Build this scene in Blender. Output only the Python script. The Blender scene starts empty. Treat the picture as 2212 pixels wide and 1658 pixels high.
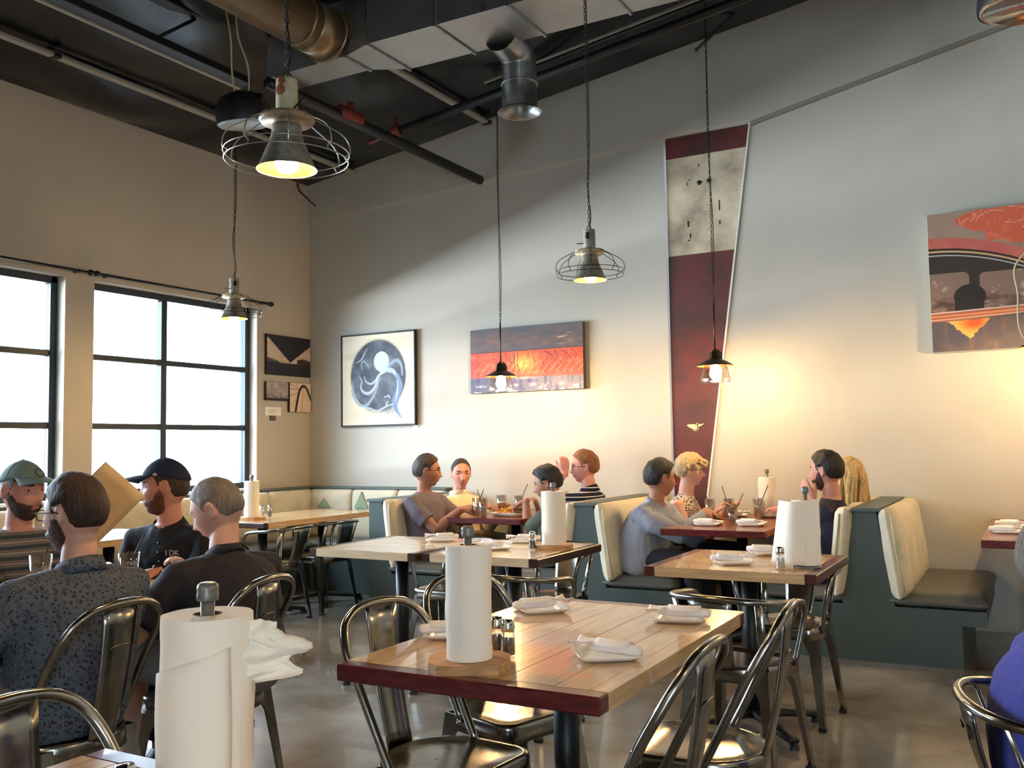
import bpy, bmesh, math, random
import numpy as np
from mathutils import Vector, Matrix, Euler, noise

C = bpy.context.scene.collection
SC = bpy.context.scene
PI = math.pi
rnd = random.Random(7)

# ------------------------------------------------------------------ camera, sky, daylight, exposure
CAM_H, YAW, PITCH, ROLL, FPX = 1.31, 0.508032, 0.0659735, -0.0152165, 2012.4
def make_camera():
    f = Vector((-math.sin(YAW)*math.cos(PITCH), math.cos(YAW)*math.cos(PITCH), math.sin(PITCH)))
    r0 = Vector((math.cos(YAW), math.sin(YAW), 0)); u0 = r0.cross(f)
    r = r0*math.cos(ROLL) + u0*math.sin(ROLL); u = -r0*math.sin(ROLL) + u0*math.cos(ROLL)
    cd = bpy.data.cameras.new('camera'); cam = bpy.data.objects.new('camera', cd); C.objects.link(cam)
    cam.matrix_world = Matrix(((r.x, u.x, -f.x, 0), (r.y, u.y, -f.y, 0), (r.z, u.z, -f.z, CAM_H), (0, 0, 0, 1)))
    cd.sensor_width = 36.0; cd.lens = FPX/2212*36.0; cd.clip_start = .05; cd.clip_end = 300
    SC.camera = cam
make_camera()

def make_world():
    w = bpy.data.worlds.new('sky'); SC.world = w; w.use_nodes = True
    nt = w.node_tree; bg = nt.nodes['Background']
    bg.inputs['Color'].default_value = (.68, .84, 1.0, 1); bg.inputs['Strength'].default_value = SKY
SKY = 16.0
make_world()

def area(name, loc, target, sx, sy, power, col, spread=180, portal=False):
    l = bpy.data.lights.new(name, 'AREA'); l.shape = 'RECTANGLE'; l.size = sx; l.size_y = sy; l.energy = power; l.color = col
    l.spread = math.radians(spread)
    if portal: l.cycles.is_portal = True
    o = bpy.data.objects.new(name, l); C.objects.link(o); o.location = loc
    o.rotation_euler = (Vector(target)-Vector(loc)).to_track_quat('-Z', 'Y').to_euler()
    return o
# daylight: the sunlit forecourt lies beyond the building's own shade and throws light up and in under the window heads
area('daylight_from_forecourt', (-21, 1.0, .02), (-21, 1.0, 5), 13, 30, 70000, (.86, .94, 1.0))
# sky through the window openings of the left wall
for yc in (5.6, 3.55, 1.4):
    area('sky_portal', (-6.58, yc, 1.8), (0, yc, 1.8), 1.75, 1.72, 1, (1, 1, 1), portal=True)
# unseen opening behind the camera, added and sized to let in fill daylight
area('sky_portal', (1.9, -3.3, 1.25), (1.9, 0, 1.25), 1.0, 1.9, 1, (1, 1, 1), portal=True)
SC.view_settings.view_transform = 'Standard'; SC.view_settings.look = 'None'
SC.view_settings.gamma = 1; SC.view_settings.use_curve_mapping = False
SC.view_settings.exposure = 0.98
SC.cycles.use_denoising = True
SC.cycles.max_bounces = 8; SC.cycles.diffuse_bounces = 4; SC.cycles.glossy_bounces = 4
SC.cycles.transmission_bounces = 8; SC.cycles.transparent_max_bounces = 16
SC.cycles.sample_clamp_indirect = 4.0
SC.cycles.caustics_reflective = False; SC.cycles.caustics_refractive = False

# ------------------------------------------------------------------ helpers
def s2l(c):
    c = np.asarray(c, float)
    return np.where(c <= .04045, c/12.92, ((c+.055)/1.055)**2.4)
def rgb(r, g, b): return tuple(float(v) for v in s2l((r/255, g/255, b/255)))

MATS = {}
def mat(name, col, rough=.5, metal=0, var=0, vscale=8, bump=0, bscale=60, spec=.5, trans=0, ior=1.45, alpha=1, emit=0, stretch=None, dirt=None, coat=0, obrand=0):
    m = bpy.data.materials.new(name); m.use_nodes = True; nt = m.node_tree; N = nt.nodes; L = nt.links
    b = N['Principled BSDF']
    b.inputs['Base Color'].default_value = (*col, 1); b.inputs['Roughness'].default_value = rough; b.inputs['Metallic'].default_value = metal
    b.inputs['Specular IOR Level'].default_value = spec; b.inputs['Transmission Weight'].default_value = trans; b.inputs['IOR'].default_value = ior
    b.inputs['Alpha'].default_value = alpha; b.inputs['Coat Weight'].default_value = coat
    if emit: b.inputs['Emission Color'].default_value = (*col, 1); b.inputs['Emission Strength'].default_value = emit
    if var or bump or dirt or obrand:
        tc = N.new('ShaderNodeTexCoord'); mp = N.new('ShaderNodeMapping'); L.new(tc.outputs['Object'], mp.inputs['Vector'])
        if stretch: mp.inputs['Scale'].default_value = stretch
        if obrand:
            oi = N.new('ShaderNodeObjectInfo'); vm = N.new('ShaderNodeVectorMath'); vm.operation = 'ADD'
            mul = N.new('ShaderNodeMath'); mul.operation = 'MULTIPLY'; mul.inputs[1].default_value = 37
            L.new(oi.outputs['Random'], mul.inputs[0]); L.new(tc.outputs['Object'], vm.inputs[0]); L.new(mul.outputs[0], vm.inputs[1]); L.new(vm.outputs[0], mp.inputs['Vector'])
    if var or dirt or obrand:
        n = N.new('ShaderNodeTexNoise'); n.inputs['Scale'].default_value = vscale; n.inputs['Detail'].default_value = 6; n.inputs['Roughness'].default_value = .6
        L.new(mp.outputs[0], n.inputs['Vector'])
        r = N.new('ShaderNodeValToRGB'); L.new(n.outputs['Fac'], r.inputs['Fac'])
        c2 = dirt if dirt else tuple(v*(1-var) for v in col); c1 = tuple(min(1, v*(1+var*.6)) for v in col)
        r.color_ramp.elements[0].position = .34; r.color_ramp.elements[0].color = (*c2, 1)
        r.color_ramp.elements[1].position = .62; r.color_ramp.elements[1].color = (*c1, 1)
        out = r.outputs[0]
        if obrand:
            hs = N.new('ShaderNodeHueSaturation'); L.new(out, hs.inputs['Color'])
            mr = N.new('ShaderNodeMapRange'); mr.inputs['To Min'].default_value = 1-obrand; mr.inputs['To Max'].default_value = 1+obrand
            L.new(oi.outputs['Random'], mr.inputs['Value']); L.new(mr.outputs[0], hs.inputs['Value']); out = hs.outputs[0]
        L.new(out, b.inputs['Base Color'])
    if bump:
        n2 = N.new('ShaderNodeTexNoise'); n2.inputs['Scale'].default_value = bscale; n2.inputs['Detail'].default_value = 4
        L.new(mp.outputs[0], n2.inputs['Vector'])
        bp = N.new('ShaderNodeBump'); bp.inputs['Strength'].default_value = bump; bp.inputs['Distance'].default_value = .01
        L.new(n2.outputs['Fac'], bp.inputs['Height']); L.new(bp.outputs[0], b.inputs['Normal'])
    MATS[name] = m
    return m

def attr_mat(name, rough=.55, spec=.4, bump=0):
    m = bpy.data.materials.new(name); m.use_nodes = True; nt = m.node_tree
    a = nt.nodes.new('ShaderNodeVertexColor'); a.layer_name = 'Col'
    b = nt.nodes['Principled BSDF']; b.inputs['Roughness'].default_value = rough; b.inputs['Specular IOR Level'].default_value = spec
    nt.links.new(a.outputs[0], b.inputs['Base Color']); MATS[name] = m
    return m

def frame_from(d, up=(0, 0, 1)):
    d = Vector(d).normalized(); up = Vector(up)
    if abs(d.dot(up)) > .97: up = Vector((0, 1, 0)) if abs(d.y) < .9 else Vector((1, 0, 0))
    x = d.cross(up).normalized(); y = x.cross(d).normalized()
    return x, y, d

class MB:
    """collects shapes and links them as one mesh object"""
    def __init__(s): s.v = []; s.f = []; s.sm = []
    def add(s, vs, fs, smooth=False, M=None):
        o = len(s.v)
        s.v += [tuple(M @ Vector(p)) if M else tuple(p) for p in vs]
        s.f += [tuple(i+o for i in f) for f in fs]; s.sm += [smooth]*len(fs)
        return s
    def box(s, lo, hi, M=None):
        x0, y0, z0 = lo; x1, y1, z1 = hi
        return s.add([(x0,y0,z0),(x1,y0,z0),(x1,y1,z0),(x0,y1,z0),(x0,y0,z1),(x1,y0,z1),(x1,y1,z1),(x0,y1,z1)],
                     [(3,2,1,0),(4,5,6,7),(0,1,5,4),(1,2,6,5),(2,3,7,6),(3,0,4,7)], False, M)
    def bbox(s, lo, hi, b=.004, M=None):
        """box with chamfered edges"""
        x0,y0,z0 = lo; x1,y1,z1 = hi; vs = []
        for sx, X in ((1, x0), (-1, x1)):
            for sy, Y in ((1, y0), (-1, y1)):
                for sz, Z in ((1, z0), (-1, z1)):
                    vs += [(X, Y+sy*b, Z+sz*b), (X+sx*b, Y, Z+sz*b), (X+sx*b, Y+sy*b, Z)]
        bm = bmesh.new(); [bm.verts.new(p) for p in vs]; bmesh.ops.convex_hull(bm, input=bm.verts[:])
        bmesh.ops.dissolve_limit(bm, angle_limit=.01, verts=bm.verts[:], edges=bm.edges[:])
        bm.verts.index_update(); s.add([v.co[:] for v in bm.verts], [tuple(v.index for v in f.verts) for f in bm.faces], False, M); bm.free()
        return s
    def tube(s, pts, r, n=8, closed=False, caps=True, M=None, up=(0, 0, 1)):
        pts = [Vector(p) for p in pts]; k = len(pts); vs = []; fs = []
        rs = r if isinstance(r, (list, tuple)) else [r]*k
        px = None
        for i, p in enumerate(pts):
            a = pts[(i-1) % k] if (closed or i > 0) else p; b = pts[(i+1) % k] if (closed or i < k-1) else p
            d = (b-a).normalized() if (b-a).length > 1e-9 else Vector((0, 0, 1))
            if px is None: x = frame_from(d, up)[0]; y = d.cross(x)
            else:
                x = (px - d*px.dot(d)); x = x.normalized() if x.length > 1e-6 else frame_from(d, up)[0]; y = d.cross(x)
            px = x
            rr = rs[i]; ra, rb = rr if isinstance(rr, (list, tuple)) else (rr, rr)
            for j in range(n):
                t = 2*PI*j/n; vs.append(p + x*math.cos(t)*ra + y*math.sin(t)*rb)
        m = k if closed else k-1
        for i in range(m):
            for j in range(n):
                a = i*n+j; b = i*n+(j+1) % n; c = ((i+1) % k)*n+(j+1) % n; d = ((i+1) % k)*n+j
                fs.append((a, b, c, d))
        if not closed and caps: fs += [tuple(range(n))[::-1], tuple(range((k-1)*n, k*n))]
        return s.add(vs, fs, True, M)
    def lathe(s, prof, n=24, M=None, smooth=True):
        """profile of (radius, z); radius 0 closes"""
        vs = []; fs = []; rings = []
        for r, z in prof:
            if r < 1e-6: rings.append([len(vs)]); vs.append((0, 0, z))
            else:
                rings.append(list(range(len(vs), len(vs)+n))); vs += [(r*math.cos(2*PI*j/n), r*math.sin(2*PI*j/n), z) for j in range(n)]
        for a, b in zip(rings, rings[1:]):
            for j in range(n):
                q = [a[j % len(a)], a[(j+1) % len(a)], b[(j+1) % len(b)], b[j % len(b)]]
                q = [x for i, x in enumerate(q) if x not in q[:i]]
                if len(q) > 2: fs.append(tuple(q))
        return s.add(vs, fs, smooth, M)
    def prism(s, poly, z0, z1, M=None):
        n = len(poly)
        return s.add([(x, y, z0) for x, y in poly]+[(x, y, z1) for x, y in poly],
                     [tuple(range(n))[::-1], tuple(range(n, 2*n))]+[(i, (i+1) % n, n+(i+1) % n, n+i) for i in range(n)], False, M)
    def grid(s, nx, ny, fn, smooth=True, M=None):
        vs = [fn(i/(nx-1), j/(ny-1)) for j in range(ny) for i in range(nx)]
        return s.add(vs, [(j*nx+i, j*nx+i+1, (j+1)*nx+i+1, (j+1)*nx+i) for j in range(ny-1) for i in range(nx-1)], smooth, M)
    def mesh(s, name, m):
        me = bpy.data.meshes.new(name); me.from_pydata(s.v, [], s.f); me.polygons.foreach_set('use_smooth', s.sm)
        if m: me.materials.append(MATS[m] if isinstance(m, str) else m)
        me.update(); return me
    def build(s, name, m, parent=None, fix=True):
        me = s.mesh(name, m)
        if fix:
            bm = bmesh.new(); bm.from_mesh(me); bmesh.ops.recalc_face_normals(bm, faces=bm.faces[:]); bm.to_mesh(me); bm.free()
        return link(name, me, parent)

def link(name, me, parent=None):
    o = bpy.data.objects.new(name, me); C.objects.link(o)
    if parent: o.parent = parent
    return o
def tag(o, label=None, cat=None, group=None, kind=None):
    if label: o['label'] = label
    if cat: o['category'] = cat
    if group: o['group'] = group
    if kind: o['kind'] = kind
    return o
def thing(name, label, cat, loc=(0, 0, 0), rz=0, group=None):
    o = bpy.data.objects.new(name, None); C.objects.link(o); o.location = loc; o.rotation_euler = (0, 0, rz); o.empty_display_size = .05
    return tag(o, label, cat, group)
KIDS = {}
def copy_tree(o, loc=None, rz=None, label=None, parent=None, group=None):
    c = o.copy(); C.objects.link(c); c.parent = parent
    if loc is not None: c.location = loc
    if rz is not None: c.rotation_euler = (0, 0, rz)
    if label: c['label'] = label
    if group: c['group'] = group
    for ch in o.children: copy_tree(ch, parent=c)
    return c
def structure(o): o['kind'] = 'structure'; return o
def bez(ps, n=8):
    """smooth polyline through control points (Catmull-Rom)"""
    P = [Vector(p) for p in ps]; P = [2*P[0]-P[1]]+P+[2*P[-1]-P[-2]]; out = []
    for i in range(1, len(P)-2):
        for k in range(n):
            t = k/n; a, b, c, d = P[i-1:i+3]
            out.append(.5*((2*b)+(c-a)*t+(2*a-5*b+4*c-d)*t*t+(3*b-a-3*c+d)*t**3))
    out.append(P[-2]); return out
def sst(a, b, x):
    t = np.clip((x-a)/(b-a), 0, 1); return t*t*(3-2*t)
# ------------------------------------------------------------------ materials
mat('wall_paint', rgb(186, 181, 170), .42, var=.05, vscale=1.2, bump=.08, bscale=45, spec=.35)
mat('wall_paint_left', rgb(192, 182, 168), .5, var=.05, vscale=1.2, bump=.08, bscale=45, spec=.3)
mat('trim_white', rgb(222, 220, 212), .5)
mat('concrete', rgb(150, 147, 140), .2, coat=.4, dirt=rgb(92, 74, 52), vscale=.9, bump=.06, bscale=14, spec=.5)
mat('ceiling_black', rgb(9, 10, 13), .6, bump=.2, bscale=3)
mat('film_black', rgb(11, 13, 18), .24, bump=.9, bscale=1.6, spec=.55, obrand=.2)
mat('steel_black', rgb(26, 25, 27), .42, metal=0, bump=.1, bscale=40)
mat('iron_black', rgb(20, 20, 23), .45)
mat('galvanised', rgb(150, 152, 152), .3, metal=.85, var=.25, vscale=14)
mat('duct_metal', rgb(168, 168, 164), .36, metal=.85, var=.12, vscale=2.5)
mat('duct_bronze', rgb(150, 128, 100), .34, metal=.7, var=.2, vscale=4)
mat('strip_pale', rgb(160, 155, 142), .6)
mat('gunmetal', rgb(150, 146, 138), .21, metal=1, var=.3, vscale=9, bump=.03, bscale=30)
mat('chrome', rgb(200, 198, 192), .12, metal=1)
mat('red_fitting', rgb(130, 52, 42), .4)
mat('maple', rgb(212, 174, 126), .24, var=.2, vscale=5, stretch=(14, 1.2, 14), obrand=.14, spec=.5, coat=.7)
mat('maple_x', rgb(212, 174, 126), .24, var=.2, vscale=5, stretch=(1.2, 14, 14), obrand=.12, spec=.5, coat=.7)
mat('mahogany', rgb(92, 34, 34), .25, var=.3, vscale=6, stretch=(2, 10, 10), spec=.5, coat=.3)
mat('mahogany_y', rgb(82, 42, 34), .25, var=.3, vscale=6, stretch=(10, 2, 10), spec=.5, coat=.3)
mat('maple_x_glare', rgb(224, 198, 162), .24, var=.16, vscale=5, stretch=(1.2, 14, 14), obrand=.1, spec=.5, coat=.8)  # maple for the joined tables, lightened: window glare put into the colour
mat('walnut', rgb(62, 38, 30), .3, var=.3, vscale=6, stretch=(2, 10, 10), coat=.3)
mat('booth_wood', rgb(150, 92, 56), .25, var=.25, vscale=5, stretch=(2, 12, 10), obrand=.12, coat=.3)
mat('slab_wood', rgb(190, 142, 90), .5, var=.3, vscale=7, stretch=(2, 12, 12), bump=.2, bscale=30)
mat('teal_panel', rgb(70, 82, 80), .5, var=.08, vscale=3, bump=.04)
mat('teal_cap', rgb(84, 96, 92), .45, var=.1, vscale=4)
mat('seat_vinyl', rgb(88, 90, 86), .4, var=.12, vscale=4, bump=.12, bscale=18)
mat('cream_fabric', rgb(214, 205, 182), .85, var=.1, vscale=5, bump=.5, bscale=160)
mat('cream_piping', rgb(196, 186, 160), .85)
mat('leaf_print', rgb(142, 160, 126), .9, var=.1)
mat('leaf_green', rgb(150, 176, 96), .9)
mat('print_line', rgb(120, 112, 92), .9)
mat('paper', rgb(250, 240, 224), .85, bump=.12, bscale=260, spec=.2)
mat('cardboard', rgb(96, 74, 52), .9)
mat('napkin', rgb(248, 240, 236), .8, bump=.2, bscale=50, spec=.2)
mat('china', rgb(244, 240, 232), .12, spec=.5, coat=.4)
mat('kraft', rgb(206, 178, 136), .9, var=.05)
mat('pipe_steel', rgb(128, 126, 120), .4, metal=.35, var=.25, vscale=40)
mat('pepper', rgb(54, 44, 36), .8, var=.4, vscale=300)
mat('salt', rgb(238, 236, 232), .8)
mat('card_white', rgb(240, 238, 230), .7)
mat('straw_black', rgb(34, 26, 24), .5)
mat('beer', rgb(222, 138, 36), .15, trans=.35, ior=1.33)
mat('foam', rgb(246, 236, 214), .8)
mat('fries', rgb(222, 164, 78), .6, var=.3, vscale=30, obrand=.15)
mat('dark_food', rgb(96, 58, 34), .6, var=.4, vscale=40)
mat('lettuce', rgb(140, 150, 60), .6, var=.3, vscale=30)
mat('brass_bulb', rgb(120, 96, 60), .3, metal=1)
mat('enamel_grey', rgb(150, 144, 132), .5, metal=.2, var=.22, vscale=16, dirt=rgb(96, 84, 68))
mat('enamel_cream', rgb(190, 182, 150), .5, var=.1, vscale=10, dirt=rgb(140, 118, 84))
mat('enamel_inside', rgb(84, 46, 16), .6)
mat('bronze_dark', rgb(74, 64, 48), .35, metal=.7, var=.2, vscale=12)
mat('rust', rgb(134, 72, 44), .8, var=.3, vscale=30)
mat('wire_dark', rgb(46, 42, 38), .45, metal=.7)
mat('wire_light', rgb(170, 164, 156), .35, metal=.8)
mat('bulb_glow', (1.0, .65, .28), .3, emit=330)
mat('cord_pale', rgb(196, 180, 140), .6)
mat('lens_frost', rgb(176, 190, 196), .4)
mat('window_frame', rgb(40, 48, 54), .4, spec=.4)
mat('art_gold', rgb(196, 160, 96), .4, metal=.4)
mat('art_black', rgb(30, 24, 20), .5)
mat('canvas_edge', rgb(84, 70, 56), .8)
mat('canvas_pale', rgb(200, 206, 196), .8)
mat('column_red', rgb(92, 40, 38), .55, var=.28, vscale=3.5, dirt=rgb(66, 42, 36))
mat('column_cream', rgb(198, 184, 158), .7, var=.2, vscale=3.2, dirt=rgb(146, 132, 112), bump=.15)
mat('column_mark', rgb(60, 24, 20), .7)
mat('emblem_cream', rgb(232, 208, 150), .6)
mat('skin_fair', rgb(206, 158, 138), .5, var=.07, vscale=12, spec=.35)
mat('skin_red', rgb(198, 138, 120), .5, var=.08, vscale=12, spec=.35)
mat('skin_tan', rgb(164, 116, 94), .5, var=.08, vscale=12, spec=.35)
mat('eye_white', rgb(186, 176, 168), .3)
mat('enamel_tan', rgb(158, 134, 100), .5, dirt=rgb(110, 88, 62), vscale=14)
mat('bulb_glow_fill', (1.0, .64, .27), .3, emit=260)  # weaker bulbs of the added, unseen fill lamps
mat('eye_dark', rgb(40, 30, 26), .2)
mat('lip', rgb(170, 96, 84), .5)
for hn, hc in dict(brown=(58, 42, 34), dark=(34, 26, 24), black=(20, 18, 20), grey=(118, 108, 100), auburn=(128, 82, 52), beardbrown=(70, 48, 40), beardred=(112, 72, 56), blond=(196, 164, 108), ashblond=(176, 152, 112)).items():
    mat('hair_'+hn, rgb(*hc), .55, var=.35, vscale=60, bump=.9, bscale=150, spec=.4, stretch=(1, 1, .25))
mat('cloth_teal', rgb(108, 126, 124), .85, bump=.15, bscale=200)
mat('cloth_navy', rgb(24, 30, 54), .85, bump=.15, bscale=200)
mat('cloth_black', rgb(24, 26, 34), .85, var=.1, bump=.2, bscale=120)
mat('cloth_charcoal', rgb(30, 30, 42), .85, var=.1, bump=.2, bscale=120)
mat('cloth_mauve', rgb(112, 102, 112), .85, var=.06, bump=.2, bscale=150)
mat('cloth_white', rgb(236, 222, 186), .85, bump=.2, bscale=150)
mat('cloth_olive', rgb(72, 78, 62), .85, bump=.2, bscale=150)
mat('cloth_bluegrey', rgb(146, 152, 168), .8, var=.06, vscale=4, bump=.2, bscale=100)
mat('cloth_indigo', rgb(34, 36, 56), .85, bump=.2, bscale=150)
mat('cloth_royal', rgb(64, 72, 158), .85, bump=.2, bscale=150)
mat('cloth_khaki', rgb(120, 108, 84), .85)
mat('cloth_grey', rgb(120, 116, 112), .85)
mat('cloth_trouser', rgb(28, 30, 40), .85)
mat('shoe_dark', rgb(30, 28, 28), .5)
mat('strap_dark', rgb(30, 28, 28), .5)
mat('badge_white', rgb(220, 216, 208), .6)
mat('badge_red', rgb(140, 34, 44), .7)
attr_mat('print_colour')

def pattern_mat(name, fn, rough=.85):
    m = bpy.data.materials.new(name); m.use_nodes = True; nt = m.node_tree
    tc = nt.nodes.new('ShaderNodeTexCoord'); out = fn(nt, tc.outputs['Object'])
    b = nt.nodes['Principled BSDF']; b.inputs['Roughness'].default_value = rough; b.inputs['Specular IOR Level'].default_value = .2
    nt.links.new(out, b.inputs['Base Color']); MATS[name] = m
def ramp(nt, fac, stops, interp='LINEAR'):
    r = nt.nodes.new('ShaderNodeValToRGB'); r.color_ramp.interpolation = interp; nt.links.new(fac, r.inputs['Fac'])
    el = r.color_ramp.elements
    while len(el) < len(stops): el.new(.5)
    for e, (p, c) in zip(el, stops): e.position = p; e.color = (*c, 1)
    return r.outputs[0]
def floral(nt, co):
    v = nt.nodes.new('ShaderNodeTexVoronoi'); v.inputs['Scale'].default_value = 72; nt.links.new(co, v.inputs['Vector'])
    a, b, c = rgb(42, 48, 60), rgb(96, 104, 116), rgb(150, 150, 146)
    return ramp(nt, v.outputs['Distance'], [(0, c), (.1, c), (.16, a), (.34, a), (.42, b), (.55, rgb(74, 82, 96)), (.75, b), (.9, a)])
pattern_mat('cloth_floral', floral)
def wave(nt, co, scale, stops, axis='Z', dist=.0):
    w = nt.nodes.new('ShaderNodeTexWave'); w.bands_direction = axis; w.inputs['Scale'].default_value = scale; w.inputs['Distortion'].default_value = dist
    nt.links.new(co, w.inputs['Vector']); return ramp(nt, w.outputs['Fac'], stops, 'CONSTANT')
pattern_mat('cloth_navy_stripe', lambda nt, co: wave(nt, co, 9.5, [(0, rgb(26, 28, 46)), (.9, rgb(196, 196, 206)), (1, rgb(196, 196, 206))], dist=.4))
pattern_mat('cloth_tank_stripe', lambda nt, co: wave(nt, co, 7, [(0, rgb(62, 72, 76)), (.3, rgb(122, 112, 104)), (.75, rgb(84, 78, 76)), (.9, rgb(150, 140, 130))], dist=.5))
def leopard(nt, co):
    v = nt.nodes.new('ShaderNodeTexVoronoi'); v.inputs['Scale'].default_value = 60; nt.links.new(co, v.inputs['Vector'])
    return ramp(nt, v.outputs['Distance'], [(0, rgb(40, 34, 34)), (.36, rgb(40, 34, 34)), (.42, rgb(206, 192, 178)), (1, rgb(206, 192, 178))])
pattern_mat('cloth_spotted', leopard)
def glass_mat(name, tint, fres=.08, dens=.05, frost=0):
    m = bpy.data.materials.new(name); m.use_nodes = True; nt = m.node_tree; N = nt.nodes
    N.remove(N['Principled BSDF']); o = N['Material Output']
    t = N.new('ShaderNodeBsdfTransparent'); t.inputs[0].default_value = (*tint, 1)
    g = N.new('ShaderNodeBsdfGlossy'); g.inputs['Roughness'].default_value = .05
    lw = N.new('ShaderNodeLayerWeight'); lw.inputs[0].default_value = .25
    mr = N.new('ShaderNodeMapRange'); mr.inputs['To Min'].default_value = dens; mr.inputs['To Max'].default_value = .75
    nt.links.new(lw.outputs['Facing'], mr.inputs['Value'])
    mx = N.new('ShaderNodeMixShader'); nt.links.new(mr.outputs[0], mx.inputs[0]); nt.links.new(t.outputs[0], mx.inputs[1]); nt.links.new(g.outputs[0], mx.inputs[2])
    if frost:
        df = N.new('ShaderNodeBsdfDiffuse'); df.inputs[0].default_value = (.85, .82, .78, 1); m2 = N.new('ShaderNodeMixShader'); m2.inputs[0].default_value = frost
        nt.links.new(mx.outputs[0], m2.inputs[1]); nt.links.new(df.outputs[0], m2.inputs[2]); mx = m2
    nt.links.new(mx.outputs[0], o.inputs['Surface']); MATS[name] = m
glass_mat('window_glass', (.97, .99, 1), dens=.03)
glass_mat('drink_glass', (.96, .95, .93), dens=.14)
glass_mat('ice_water', (.93, .92, .9), dens=.12, frost=.3)
glass_mat('bell_glass', (1, .98, .94), dens=.05)
# ------------------------------------------------------------------ room shell
XL, YB, XR, YF = -6.35, 7.2, 2.6, -3.2
def zc(x): return 3.925 + .1385*(x+6.35)          # roof slopes up to the right
WIN = [(4.72, 6.47), (2.72, 4.47), (.72, 2.47)]    # windows of the left wall (y ranges)
WZ0, WZ1 = .95, 2.645
fl = structure(MB().box((XL-.3, YF-.3, -.12), (XR+.3, YB+.4, 0)).build('floor', 'concrete'))
gr = structure(MB().box((-60, -40, -.3), (XL-.3, 40, -.02)).build('ground', mat('ground_shade', rgb(96, 96, 96), .9)))
# left wall with three window openings
wl = MB(); T = .26
ys = [YF]+[v for a, b in sorted(WIN) for v in (a, b)]+[YB+.3]
for i in range(len(ys)-1):
    y0, y1 = ys[i], ys[i+1]
    if i % 2 == 0: wl.box((XL-T, y0, 0), (XL, y1, 4.2))
    else: wl.box((XL-T, y0, 0), (XL, y1, WZ0)).box((XL-T, y0, WZ1), (XL, y1, 4.2))
structure(wl.build('wall_left', 'wall_paint_left'))
# back wall with the tapered slot for the steel column
SX0, SZ1 = -2.548, 3.812
def slot_r(z): return -2.393 + .1455*z      # right edge of the slot, wider at the top
wb = MB(); zt = lambda x: zc(x)+.12
def wall_poly(m, pts, y0=YB, y1=YB+.3):
    n = len(pts); m.add([(x, y0, z) for x, z in pts]+[(x, y1, z) for x, z in pts],
        [tuple(range(n)), tuple(range(n, 2*n))[::-1]]+[(i, n+i, n+(i+1) % n, (i+1) % n) for i in range(n)])
wall_poly(wb, [(XL-.26, 0), (SX0, 0), (SX0, zt(SX0)), (XL-.26, zt(XL-.26))])
wall_poly(wb, [(SX0, SZ1), (slot_r(SZ1), SZ1), (slot_r(SZ1), zt(-1.84)), (SX0, zt(SX0))])
wall_poly(wb, [(slot_r(0), 0), (XR+.3, 0), (XR+.3, zt(XR+.3)), (slot_r(SZ1), zt(-1.84)), (slot_r(SZ1), SZ1)])
structure(wb.build('wall_back', 'wall_paint'))
# shallow furred band above the pictures: its lower edge is the line seen across the wall
t1 = MB(); wall_poly(t1, [(XL, 3.60), (SX0-.0, 3.815), (SX0, zt(SX0)), (XL, zt(XL))], YB-.022, YB)
wall_poly(t1, [(SX0, 3.84), (-1.82, 3.84), (-1.82, zt(-1.82)), (SX0, zt(SX0))], YB-.022, YB)
wall_poly(t1, [(-1.82, 3.80), (.08, 4.185), (XR, 4.72), (XR, zt(XR)), (-1.82, zt(-1.82))], YB-.022, YB)
t3 = MB(); wall_poly(t3, [(-1.82, 3.785), (.08, 4.17), (XR, 4.705), (XR, 4.74), (.08, 4.205), (-1.82, 3.82)], YB-.026, YB); structure(t3.build('trim_shadow_strip', mat('trim_shade', rgb(138, 132, 122), .7)))  # darker strip: the shadow gap along the seam, put into the colour
structure(t1.build('trim_1', 'wall_paint'))
t2 = MB(); e = .013
t2.add([(slot_r(0), YB-.012, 0), (slot_r(0)+e, YB-.012, 0), (slot_r(SZ1)+e, YB-.012, SZ1), (slot_r(SZ1), YB-.012, SZ1), (slot_r(0), YB, 0), (slot_r(0)+e, YB, 0), (slot_r(SZ1)+e, YB, SZ1), (slot_r(SZ1), YB, SZ1)],
       [(0,1,2,3), (4,5,6,7), (0,3,7,4), (1,5,6,2), (3,2,6,7), (0,4,5,1)])
structure(t2.build('trim_2', 'trim_white'))
wr = MB().box((XR, YF-.3, 0), (XR+.25, YB+.3, 5.6)); structure(wr.build('wall_right', 'wall_paint'))
wf = MB().box((XL-.26, YF-.25, 0), (1.4, YF, 5.6)).box((2.4, YF-.25, 0), (XR, YF, 5.6)).box((1.4, YF-.25, 2.2), (2.4, YF, 5.6)).box((1.4, YF-.25, 0), (2.4, YF, .3)); structure(wf.build('wall_front', 'wall_paint'))
structure(MB().box((1.4, YF-.14, .3), (2.4, YF-.12, 2.2)).build('window_4', 'window_glass'))  # pane of the unseen opening added for fill daylight
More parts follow.
